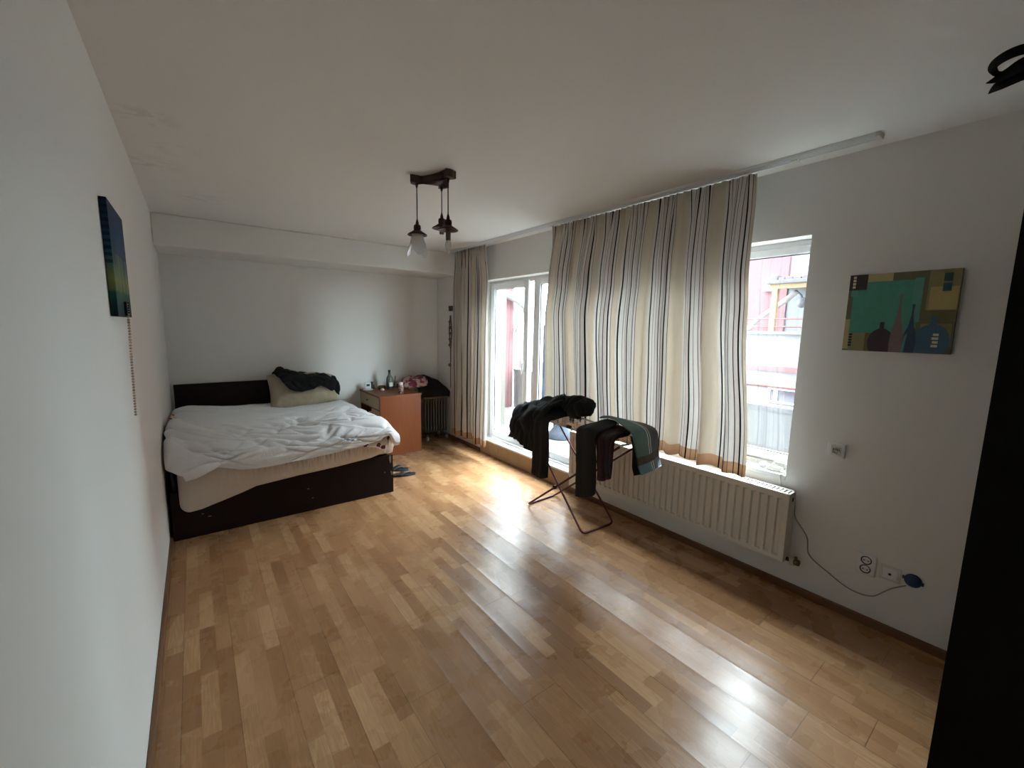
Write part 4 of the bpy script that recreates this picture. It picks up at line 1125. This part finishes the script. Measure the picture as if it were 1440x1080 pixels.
# square canvas with vases on the right wall
pr_ = thing('vase_painting', 'square teal and olive canvas painted with bottles and vases on the right wall', 'picture', (W - 0.012, 0.53, 1.508))
A0, A1, B0, B1, TH = 0.738, 0.320, 1.508, 1.908, 0.022
fx = W - TH
cols = {'olive': (70, 68, 46), 'sand': (122, 112, 78), 'khaki': (96, 90, 62), 'teal': (50, 100, 88), 'teal2': (62, 104, 94), 'plum': (42, 34, 42), 'mauve': (84, 70, 72), 'navy': (30, 44, 66), 'blue': (42, 66, 82), 'black': (16, 16, 18), 'white': (150, 146, 130), 'gold': (122, 110, 70), 'petrol': (18, 52, 56), 'edge': (52, 44, 32)}
keys = list(cols); mats = []
for q in keys:
    mats.append(plain('paint_' + q, srgb(*[min(255, int(c * 1.45 + 6)) for c in cols[q]]), 0.65, 0.12, 50))
bm = new_bm(); box(bm, fx, W - 0.001, A1, A0, B0, B1, keys.index('edge'))
lvl = [0]
def patch(poly, col):
    """a painted shape: canvas coordinates 0..1 right and up"""
    lvl[0] += 1
    vs = [bm.verts.new((fx - 0.00012 * lvl[0] - 0.0002, A0 + (A1 - A0) * a, B0 + (B1 - B0) * c)) for a, c in poly]
    bm.faces.new(vs).material_index = keys.index(col)
R4 = lambda a, c, e, g: [(a, c), (e, c), (e, g), (a, g)]
patch(R4(0, 0, 1, 1), 'olive'); patch(R4(0.18, 0.90, 0.42, 1), 'sand'); patch(R4(0, 0.02, 0.14, 0.42), 'sand'); patch(R4(0.06, 0.26, 0.22, 0.0), 'khaki')
patch(R4(0.74, 0.52, 1, 1), 'khaki'); patch(R4(0.76, 0.53, 0.99, 0.80), 'gold'); patch(R4(0.72, 0.10, 0.98, 0.36), 'khaki')
patch(R4(0.05, 0.24, 0.68, 0.90), 'teal'); patch(R4(0.62, 0.38, 0.70, 0.92), 'teal2'); patch(R4(0.03, 0.72, 0.10, 0.86), 'teal2')
patch(R4(0, 0.80, 0.18, 1.0), 'plum')
for q in range(4): patch(R4(0.035, 0.825 + q * 0.042, 0.065, 0.855 + q * 0.042), 'white')
patch(R4(0.86, 0.86, 0.93, 0.955), 'petrol'); patch(R4(0.86, 0.745, 0.93, 0.84), 'petrol')
for q in range(5): patch(R4(0.055, 0.06 + q * 0.036, 0.09, 0.085 + q * 0.036), 'black')
def vase(cx, w, zb, prof, col):
    pts = [(cx + w * r_, z) for r_, z in prof] + [(cx - w * r_, z) for r_, z in reversed(prof)]
    patch(pts, col)
round_v = lambda z0, h, nk, nh: [(0.55, 0.0)] + [(math.sin(math.acos(max(-1, min(1, (2 * q / 10 - 0.8) / 1.2)))), z0 + h * q / 10) for q in range(0, 10)] + [(nk, z0 + h), (nk, z0 + h + nh), (nk * 1.2, z0 + h + nh)]
vase(0.375, 0.125, 0, round_v(0.0, 0.30, 0.17, 0.08), 'plum')
vase(0.825, 0.155, 0, round_v(0.0, 0.36, 0.15, 0.09), 'blue')
tall = lambda h: [(0.9, 0.0), (1.0, 0.12), (0.85, 0.26), (0.45, 0.38 * h / 0.7), (0.2, 0.52 * h / 0.7), (0.14, 0.62 * h / 0.7), (0.28, h)]
vase(0.52, 0.062, 0, tall(0.72), 'mauve'); vase(0.64, 0.058, 0, tall(0.60), 'navy'); patch([(0.575, 0), (0.60, 0), (0.615, 0.25), (0.59, 0.2)], 'teal')
for q in range(4): patch(R4(0.83 + 0.008 * (q % 2), 0.08 + q * 0.045, 0.885, 0.108 + q * 0.045), 'white')
finish('canvas', bm, mats, parent=pr_, recalc=False)

# black ornament plate and knotted string beside the left curtain
bm = new_bm()
for a in range(2):
    for c in range(2):
        y_ = 5.125 + a * 0.066; z_ = 1.812 + c * 0.036
        box(bm, W - 0.010, W - 0.001, y_, y_ + 0.060, z_, z_ + 0.031)
box(bm, W - 0.006, W - 0.001, 5.122, 5.254, 1.809, 1.882)
tag(finish('wall_plate', bm, M['black_plastic'], bevel=0.002), 'small black plate of four squares on the wall left of the curtain', 'wall plate')
M['twine'] = plain('grey_brown_twine', (0.20, 0.165, 0.125, 1), 0.9, 0.3, 80)
bm = new_bm()
yc = 5.19
for s_ in (-1, 1):
    tube(bm, smooth_path([(W - 0.012, yc, 1.75), (W - 0.014, yc + 0.022 * s_, 1.64), (W - 0.012, yc + 0.034 * s_, 1.52), (W - 0.012, yc + 0.020 * s_, 1.40), (W - 0.012, yc + 0.008 * s_, 1.30)], 6), 0.010, 6)
for z in (1.66, 1.58, 1.50, 1.42, 1.34): bmesh.ops.create_icosphere(bm, subdivisions=2, radius=0.022, matrix=Matrix.Translation((W - 0.022, yc + random.uniform(-.006, .006), z)))
tube(bm, smooth_path([(W - 0.012, yc, 1.32), (W - 0.012, yc - 0.004, 1.18), (W - 0.012, yc, 1.06)], 5), 0.009, 6)
tube(bm, smooth_path([(W - 0.010, yc, 1.06), (W - 0.010, yc + 0.004, 0.9), (W - 0.010, yc, 0.74)], 5), 0.006, 6)
bmesh.ops.create_icosphere(bm, subdivisions=2, radius=0.024, matrix=Matrix.Translation((W - 0.025, yc, 1.06)))
tag(finish('knotted_string', bm, M['twine'], smooth=True), 'long knotted twine hanging on the wall below the black plate', 'wall hanging')

# ================================================================== WARDROBE AND SECOND LAMP AT THE NEAR RIGHT
WX0, WX1, WY0, WY1, WZ = 2.1, 3.09, -0.53, 0.112, 2.08
wr = thing('wardrobe', 'tall black wardrobe at the near right edge of the room', 'wardrobe', ((WX0 + WX1) / 2, (WY0 + WY1) / 2, 0))
bm = new_bm()
box(bm, WX0, WX0 + 0.018, WY0, WY1, 0, WZ); box(bm, WX1 - 0.018, WX1, WY0, WY1, 0, WZ)
box(bm, WX0 + 0.018, WX1 - 0.018, WY0, WY0 + 0.008, 0.06, WZ); box(bm, WX0 + 0.018, WX1 - 0.018, WY0 + 0.008, WY1 - 0.02, 0.06, 0.078)
box(bm, WX0 + 0.018, WX1 - 0.018, WY0 + 0.008, WY1 - 0.004, WZ - 0.018, WZ); box(bm, WX0 + 0.018, WX1 - 0.018, WY1 - 0.04, WY1 - 0.022, 0, 0.06)
finish('carcass', bm, M['wenge_black'], parent=wr)
mid = (WX0 + WX1) / 2
for a, c, hx in ((WX0 + 0.02, mid - 0.002, mid - 0.04), (mid + 0.002, WX1 - 0.02, mid + 0.04)):
    bm = new_bm(); box(bm, a, c, WY1 - 0.02, WY1 - 0.002, 0.064, WZ - 0.02); d_ = finish('door', bm, M['wenge_black'], parent=wr, bevel=0.002)
    bm = new_bm(); tube(bm, [(hx, WY1 - 0.004, 1.16), (hx, WY1 + 0.022, 1.16), (hx, WY1 + 0.022, 1.0), (hx, WY1 - 0.004, 1.0)], 0.005); finish('handle', bm, M['steel'], parent=d_)

LZ = 2.33
def lp(px, py, z=LZ): return at(px, py, 'z', z)
LC = lp(1475, 75)
cl = thing('ceiling_lamp', 'black wrought ceiling lamp with curled leaf arms at the top right', 'lamp', (LC.x, LC.y, H))
bm = new_bm(); lathe(bm, [(0.0, 0.0), (0.05, 0.0), (0.055, -0.012), (0.02, -0.03), (0.008, -0.035), (0.008, LZ - H + 0.02), (0.02, LZ - H), (0.0, LZ - H - 0.02)], (LC.x, LC.y, H), 24); finish('stem', bm, M['black_iron'], parent=cl, smooth=True)
def ribbon(pts, wid, name):
    path = smooth_path(pts, 8); n_ = len(path); bm = new_bm(); rows_ = []
    for i, p in enumerate(path):
        t_ = i / (n_ - 1)
        d_ = (path[min(i + 1, n_ - 1)] - path[max(i - 1, 0)]).normalized()
        sd = d_.cross((p - CAM).normalized()).normalized()
        sd = (sd + Vector((0, 0, 0.12))).normalized()
        w_ = wid[0] * (1 - t_) + wid[1] * t_ if len(wid) == 2 else cr([Vector((q, 0, 0)) for q in wid], t_).x
        rows_.append((bm.verts.new(p + sd * w_), bm.verts.new(p - sd * w_)))
    for a_, b_ in zip(rows_, rows_[1:]): bm.faces.new((a_[0], a_[1], b_[1], b_[0]))
    o_ = finish(name, bm, M['black_iron'], parent=cl, smooth=True, recalc=False)
    s_ = o_.modifiers.new('thickness', 'SOLIDIFY'); s_.thickness = 0.006; s_.offset = 0
    return o_
ribbon([lp(1490, 70), lp(1465, 67), lp(1440, 69), lp(1418, 77), lp(1402, 87), lp(1396, 95), lp(1398, 101), lp(1404, 104, LZ - .004), lp(1420, 101, LZ - .004)], (0.009, 0.011, 0.012, 0.012, 0.011, 0.009, 0.007, 0.006, 0.004), 'arm')
ribbon([lp(1490, 90, LZ - .01), lp(1465, 86, LZ - .01), lp(1442, 89, LZ - .01), lp(1420, 101, LZ - .01), lp(1402, 111, LZ - .01), lp(1387, 117, LZ - .01)], (0.016, 0.018, 0.017, 0.013, 0.009, 0.001), 'arm')
ribbon([lp(1490, 92, LZ - .02), lp(1465, 96, LZ - .02), lp(1440, 104, LZ - .02), lp(1420, 113, LZ - .02), lp(1404, 121, LZ - .02), lp(1391, 131, LZ - .02)], (0.014, 0.015, 0.015, 0.014, 0.012, 0.001), 'arm')

# ================================================================== DRYING RACK AND THE WASHING ON IT
rk = thing('drying_rack', 'folding clothes rack with dark red legs and white wires by the balcony door', 'drying rack', (2.73, 2.4, 0))
def bent(name, pts, r, mat):
    """round tube with rounded corners"""
    P = [Vector(p) for p in pts]; out = [P[0]]
    for a, b_, c in zip(P, P[1:], P[2:]):
        d1 = (a - b_).normalized() * 0.045; d2 = (c - b_).normalized() * 0.045
        for q in range(7):
            t = q / 6
            out.append((b_ + d1) * (1 - t) ** 2 + b_ * 2 * t * (1 - t) + (b_ + d2) * t ** 2)
    out.append(P[-1])
    bm = new_bm(); tube(bm, out, r, 10)
    return finish(name, bm, mat, parent=rk, smooth=True)
RZ = 0.835
def rz(y): return 0.79 + (y - 1.79) * 0.053
bent('leg_frame', [(2.552, 2.86, RZ), (2.552, 2.10, 0.009), (2.905, 2.085, 0.009), (2.885, 2.86, RZ)], 0.0085, M['red_tube'])
bent('leg_frame', [(2.566, 1.80, rz(1.8) - 0.01), (2.552, 2.775, 0.009), (2.91, 2.79, 0.009), (2.878, 1.80, rz(1.8) - 0.01)], 0.0085, M['red_tube'])
bent('top_frame', [(2.75, 1.79, rz(1.79)), (2.56, 1.79, rz(1.79)), (2.56, 2.86, rz(2.86)), (2.885, 2.86, rz(2.86)), (2.885, 1.79, rz(1.79)), (2.75, 1.79, rz(1.79))], 0.007, M['chrome_wire'])
for q in range(9):
    x = 2.584 + q * 0.0345
    bm = new_bm(); tube(bm, [(x, 1.79, rz(1.79)), (x, 2.86, rz(2.86))], 0.0022, 6); finish('wire', bm, M['chrome_wire'], parent=rk, smooth=True)
for y in (2.05, 2.30, 2.45, 2.72):
    bm = new_bm(); tube(bm, [(2.56, y, rz(y) - 0.004), (2.885, y, rz(y) - 0.004)], 0.004, 8); finish('crossbar', bm, M['chrome_wire'], parent=rk, smooth=True)
RZ = 0.83
for x in (2.556, 2.90):
    bm = new_bm(); lathe(bm, [(0.0, -0.012), (0.016, -0.012), (0.016, 0.012), (0.0, 0.012)], (x, 2.43, 0.283), 14, 'x'); finish('hinge', bm, M['black_plastic'], parent=rk, smooth=True)
bm = new_bm(); box(bm, 2.54, 2.562, 2.265, 2.31, RZ - 0.012, RZ + 0.010); finish('clip', bm, M['black_plastic'], parent=rk, bevel=0.003)

pegc = (('black', M['black_plastic']), ('cream', M['ivory']), ('white', M['pvc']))
for q, (px, py, ci, lab) in enumerate(((797, 590, 1, 'cream clothes peg on the rack wire nearest the charcoal trousers'), (802, 589, 0, 'black clothes peg, first right of the charcoal trousers'), (806, 590, 0, 'black clothes peg between two paler ones on the rack'),
                                  (811, 588, 2, 'white clothes peg in the middle of the bare rack wires'), (816, 588, 0, 'black clothes peg nearest the jacket hood'), (832, 597, 1, 'cream clothes peg just left of the black trousers'),
                                  (836, 599, 2, 'white clothes peg in front of the black trousers fold'), (840, 600, 1, 'cream clothes peg closest to the green towel'))):
    p = at(px, py, 'z', RZ + 0.012); RZ = rz(p.y)
    t = thing('clothes_peg', lab, 'clothes peg', (p.x, p.y, RZ - 0.02), 'clothes pegs on the drying rack')
    for s_ in (-1, 1):
        bm = new_bm(); box(bm, p.x - 0.005, p.x + 0.005, p.y + s_ * 0.002, p.y + s_ * 0.009, RZ - 0.022, RZ + 0.042); finish('jaw', bm, pegc[ci][1], parent=t, bevel=0.002)
    bm = new_bm(); tube(bm, [(p.x - 0.006, p.y, RZ + 0.012), (p.x + 0.006, p.y, RZ + 0.012)], 0.0042, 8); finish('spring', bm, M['steel'], parent=t)

def rows_at(rows_):
    return [[at(a, b_, 'x', c) for a, b_, c in r_] for r_ in rows_]
def crease(s, k1, amp):
    return lambda u, v, p: amp * (ridge((p.x * 1.4 + s, p.y * 2.0, p.z * 0.7), k1) - 0.3)

jk = net_sheet('hooded_jacket', rows_at([
    [(743, 578, 2.895), (758, 577, 2.895), (775, 574, 2.895), (796, 570, 2.895)],
    [(739, 567, 2.840), (753, 567, 2.860), (769, 562, 2.880), (795, 557, 2.890)],
    [(728, 573, 2.680), (743, 570, 2.680), (764, 568, 2.680), (792, 564, 2.680)],
    [(721, 590, 2.560), (737, 588, 2.535), (751, 586, 2.530), (768, 582, 2.540)],
    [(717, 605, 2.550), (733, 609, 2.515), (746, 612, 2.510), (759, 606, 2.515)],
    [(716, 614, 2.550), (731, 620, 2.515), (739, 631, 2.510), (752, 634, 2.515)]]), M['dark_cloth'], 60, 70, 0.014, 8, thick=0.014, seed=1, warp=crease(0.3, 5, 0.030))
tag(jk, 'black hooded jacket thrown over the left end of the drying rack', 'jacket')
hood = net_sheet('hood', rows_at([
    [(786, 564, 2.895), (803, 560, 2.895), (820, 562, 2.895), (834, 567, 2.895)],
    [(786, 563, 2.800), (804, 560, 2.780), (821, 562, 2.780), (836, 569, 2.840)],
    [(789, 570, 2.680), (806, 570, 2.650), (822, 570, 2.660), (836, 574, 2.780)],
    [(796, 579, 2.640), (810, 581, 2.620), (823, 580, 2.640), (832, 580, 2.760)],
    [(802, 584, 2.700), (813, 585, 2.700), (823, 583, 2.720), (829, 582, 2.800)]]), M['dark_cloth'], 46, 46, 0.012, 9, thick=0.014, seed=9, parent=jk, warp=crease(1.1, 7, 0.032))
ct_ = net_sheet('charcoal_trousers', rows_at([
    [(806, 573, 2.800), (814, 576, 2.780), (822, 580, 2.780)],
    [(776, 575, 2.700), (788, 579, 2.690), (800, 585, 2.680)],
    [(758, 582, 2.580), (768, 584, 2.570), (781, 590, 2.570)],
    [(752, 598, 2.518), (761, 597, 2.508), (772, 596, 2.520)],
    [(750, 630, 2.510), (760, 632, 2.500), (772, 630, 2.510)],
    [(749, 663, 2.510), (757, 671, 2.500), (770, 672, 2.510)]]), M['char_cloth'], 50, 90, 0.005, 9, 0.007, 13, 0.016, 2)
tag(ct_, 'charcoal grey trousers hanging down beside the black jacket', 'trousers')
bt = net_sheet('black_trousers', rows_at([
    [(846, 594, 2.860), (855, 592, 2.870), (868, 596, 2.870)],
    [(829, 599, 2.720), (842, 597, 2.720), (862, 601, 2.720)],
    [(815, 604, 2.560), (828, 603, 2.550), (846, 607, 2.560)],
    [(813, 614, 2.520), (825, 612, 2.508), (838, 615, 2.520)],
    [(813, 650, 2.515), (825, 650, 2.503), (838, 648, 2.515)],
    [(812, 697, 2.515), (825, 699, 2.503), (837, 695, 2.515)]]), M['char_cloth'], 50, 90, 0.004, 8, 0.005, 9, 0.018, 5)
tag(bt, 'black trouser leg hanging longest on the rack, in front of the radiator', 'trousers')
k = Nodes('dark_red_plaid_cloth')
sp_ = k.n('SeparateXYZ', {0: k.coord('UV')}); u_, v_ = sp_.outputs[0], sp_.outputs[1]
bu = k.math('GREATER_THAN', k.math('FRACT', k.math('MULTIPLY', u_, 3.5)), 0.55); bv = k.math('GREATER_THAN', k.math('FRACT', k.math('MULTIPLY', v_, 7.0)), 0.55)
c_ = k.mix(bu, srgb(58, 20, 24), srgb(24, 22, 28)); c_ = k.mix(k.math('MULTIPLY', bv, 0.6), c_, srgb(26, 26, 34))
ln = k.math('LESS_THAN', k.math('FRACT', k.math('MULTIPLY', u_, 3.5)), 0.07); c_ = k.mix(k.math('MULTIPLY', ln, 0.5), c_, srgb(74, 70, 78))
edge = k.math('MAXIMUM', k.math('GREATER_THAN', v_, 0.955), k.math('LESS_THAN', v_, 0.16)); c_ = k.mix(edge, c_, srgb(72, 18, 22))
M['plaid'] = k.finish(k.principled(c_, 0.9, Normal=k.bump(k.noise(k.coord(), 30, 3), 0.5, 0.01)))
ps_ = net_sheet('plaid_shirt', rows_at([
    [(862, 600, 2.840), (875, 601, 2.840), (889, 605, 2.840)],
    [(848, 606, 2.680), (863, 607, 2.670), (885, 612, 2.690)],
    [(841, 613, 2.570), (852, 613, 2.555), (868, 617, 2.570)],
    [(839, 625, 2.535), (850, 623, 2.520), (862, 628, 2.535)],
    [(839, 650, 2.530), (849, 650, 2.515), (860, 650, 2.530)],
    [(840, 675, 2.530), (849, 676, 2.515), (858, 672, 2.530)]]), M['plaid'], 50, 70, 0.008, 10, 0.008, 14, 0.012, 6)
tag(ps_, 'dark red plaid shirt hanging between black trousers and green towel', 'shirt')
k = Nodes('green_striped_towel')
sp_ = k.n('SeparateXYZ', {0: k.coord('UV')}); u_, v_ = sp_.outputs[0], sp_.outputs[1]
up = k.ramp(u_, [(0, srgb(70, 104, 96)), (0.52, srgb(196, 200, 192)), (0.55, srgb(70, 92, 88)), (0.60, srgb(186, 190, 184)), (0.625, srgb(66, 60, 44)), (1.0, srgb(60, 60, 58))], 'CONSTANT')
lo_ = k.ramp(u_, [(0, srgb(92, 132, 140)), (0.52, srgb(206, 212, 210)), (0.55, srgb(84, 110, 118)), (0.60, srgb(206, 212, 210)), (0.625, srgb(88, 98, 108)), (1, srgb(90, 96, 104))], 'CONSTANT')
mid_ = k.ramp(u_, [(0, srgb(66, 52, 30)), (1, srgb(44, 38, 30))])
grey = k.math('MULTIPLY', k.math('GREATER_THAN', u_, 0.64), k.math('GREATER_THAN', v_, 0.50))
c_ = k.mix(grey, up, srgb(62, 64, 70))
c_ = k.mix(k.math('GREATER_THAN', v_, 0.745), c_, mid_)
c_ = k.mix(k.math('GREATER_THAN', v_, 0.84), c_, lo_)
c_ = k.mix(k.math('GREATER_THAN', v_, 0.985), c_, srgb(200, 206, 206))
M['towel'] = k.finish(k.principled(c_, 0.95, Normal=k.bump(k.noise(k.coord(), 400, 2), 0.3, 0.003), Sheen_Weight=0.2))
tw = net_sheet('towel', rows_at([
    [(843, 588, 2.840), (850, 586, 2.890), (860, 585, 2.895)],
    [(861, 590, 2.740), (872, 590, 2.840), (886, 593, 2.895)],
    [(878, 600, 2.640), (891, 597, 2.780), (906, 597, 2.895)],
    [(889, 612, 2.580), (905, 607, 2.750), (922, 605, 2.895)],
    [(893, 634, 2.555), (909, 629, 2.740), (925, 622, 2.895)],
    [(897, 655, 2.545), (912, 649, 2.735), (926, 640, 2.895)],
    [(902, 669, 2.545), (916, 663, 2.735), (929, 655, 2.895)]]), M['towel'], 40, 80, 0.004, 8, 0.004, 8, 0.010, 7)
tag(tw, 'green and brown striped towel hanging over the right end of the rack', 'towel')
M['towel_back'] = cloth('dark_brown_terry', srgb(52, 42, 34), 0.95, 0.2)
net_sheet('under_fold', rows_at([
    [(886, 613, 2.600), (893, 616, 2.660)], [(889, 630, 2.580), (897, 634, 2.660)], [(889, 655, 2.570), (899, 656, 2.660)], [(891, 669, 2.570), (903, 667, 2.660)]]), M['towel_back'], 20, 40, 0.004, 10, thick=0.006, seed=3, parent=tw)

# ================================================================== LIGHT
world = bpy.data.worlds.new('overcast_sky')
bpy.context.scene.world = world
world.use_nodes = True
nt = world.node_tree
nt.nodes.clear()
wo = nt.nodes.new('ShaderNodeOutputWorld'); bg = nt.nodes.new('ShaderNodeBackground')
tc = nt.nodes.new('ShaderNodeTexCoord'); sp = nt.nodes.new('ShaderNodeSeparateXYZ'); rp = nt.nodes.new('ShaderNodeValToRGB')
nt.links.new(tc.outputs['Generated'], sp.inputs[0]); nt.links.new(sp.outputs[2], rp.inputs[0])
rp.color_ramp.elements[0].position = 0.0; rp.color_ramp.elements[0].color = (0.74, 0.89, 0.97, 1)
rp.color_ramp.elements[1].position = 0.6; rp.color_ramp.elements[1].color = (0.83, 0.92, 1.0, 1)
nt.links.new(rp.outputs[0], bg.inputs[0]); bg.inputs[1].default_value = SKY = 16.0
nt.links.new(bg.outputs[0], wo.inputs[0])
for y0, y1, z0, z1 in ((WIN_Y, DIV_Y, SILL, LINTEL), (DIV_Y, DOOR_Y, STEP, LINTEL)):
    l = bpy.data.lights.new('daylight_portal', 'AREA'); l.shape = 'RECTANGLE'
    l.size, l.size_y = z1 - z0, y1 - y0
    l.cycles.is_portal = True
    o = bpy.data.objects.new('daylight_portal', l); C.objects.link(o)
    o.location = (XO + 0.01, (y0 + y1) / 2, (z0 + z1) / 2)
    o.rotation_euler = (0, PI / 2, 0)
    o['kind'] = 'helper'

sc = bpy.context.scene
sc.view_settings.view_transform = 'Standard'
sc.view_settings.look = 'None'
sc.view_settings.gamma = 1.0
sc.view_settings.use_curve_mapping = False
sc.view_settings.exposure = 1.65
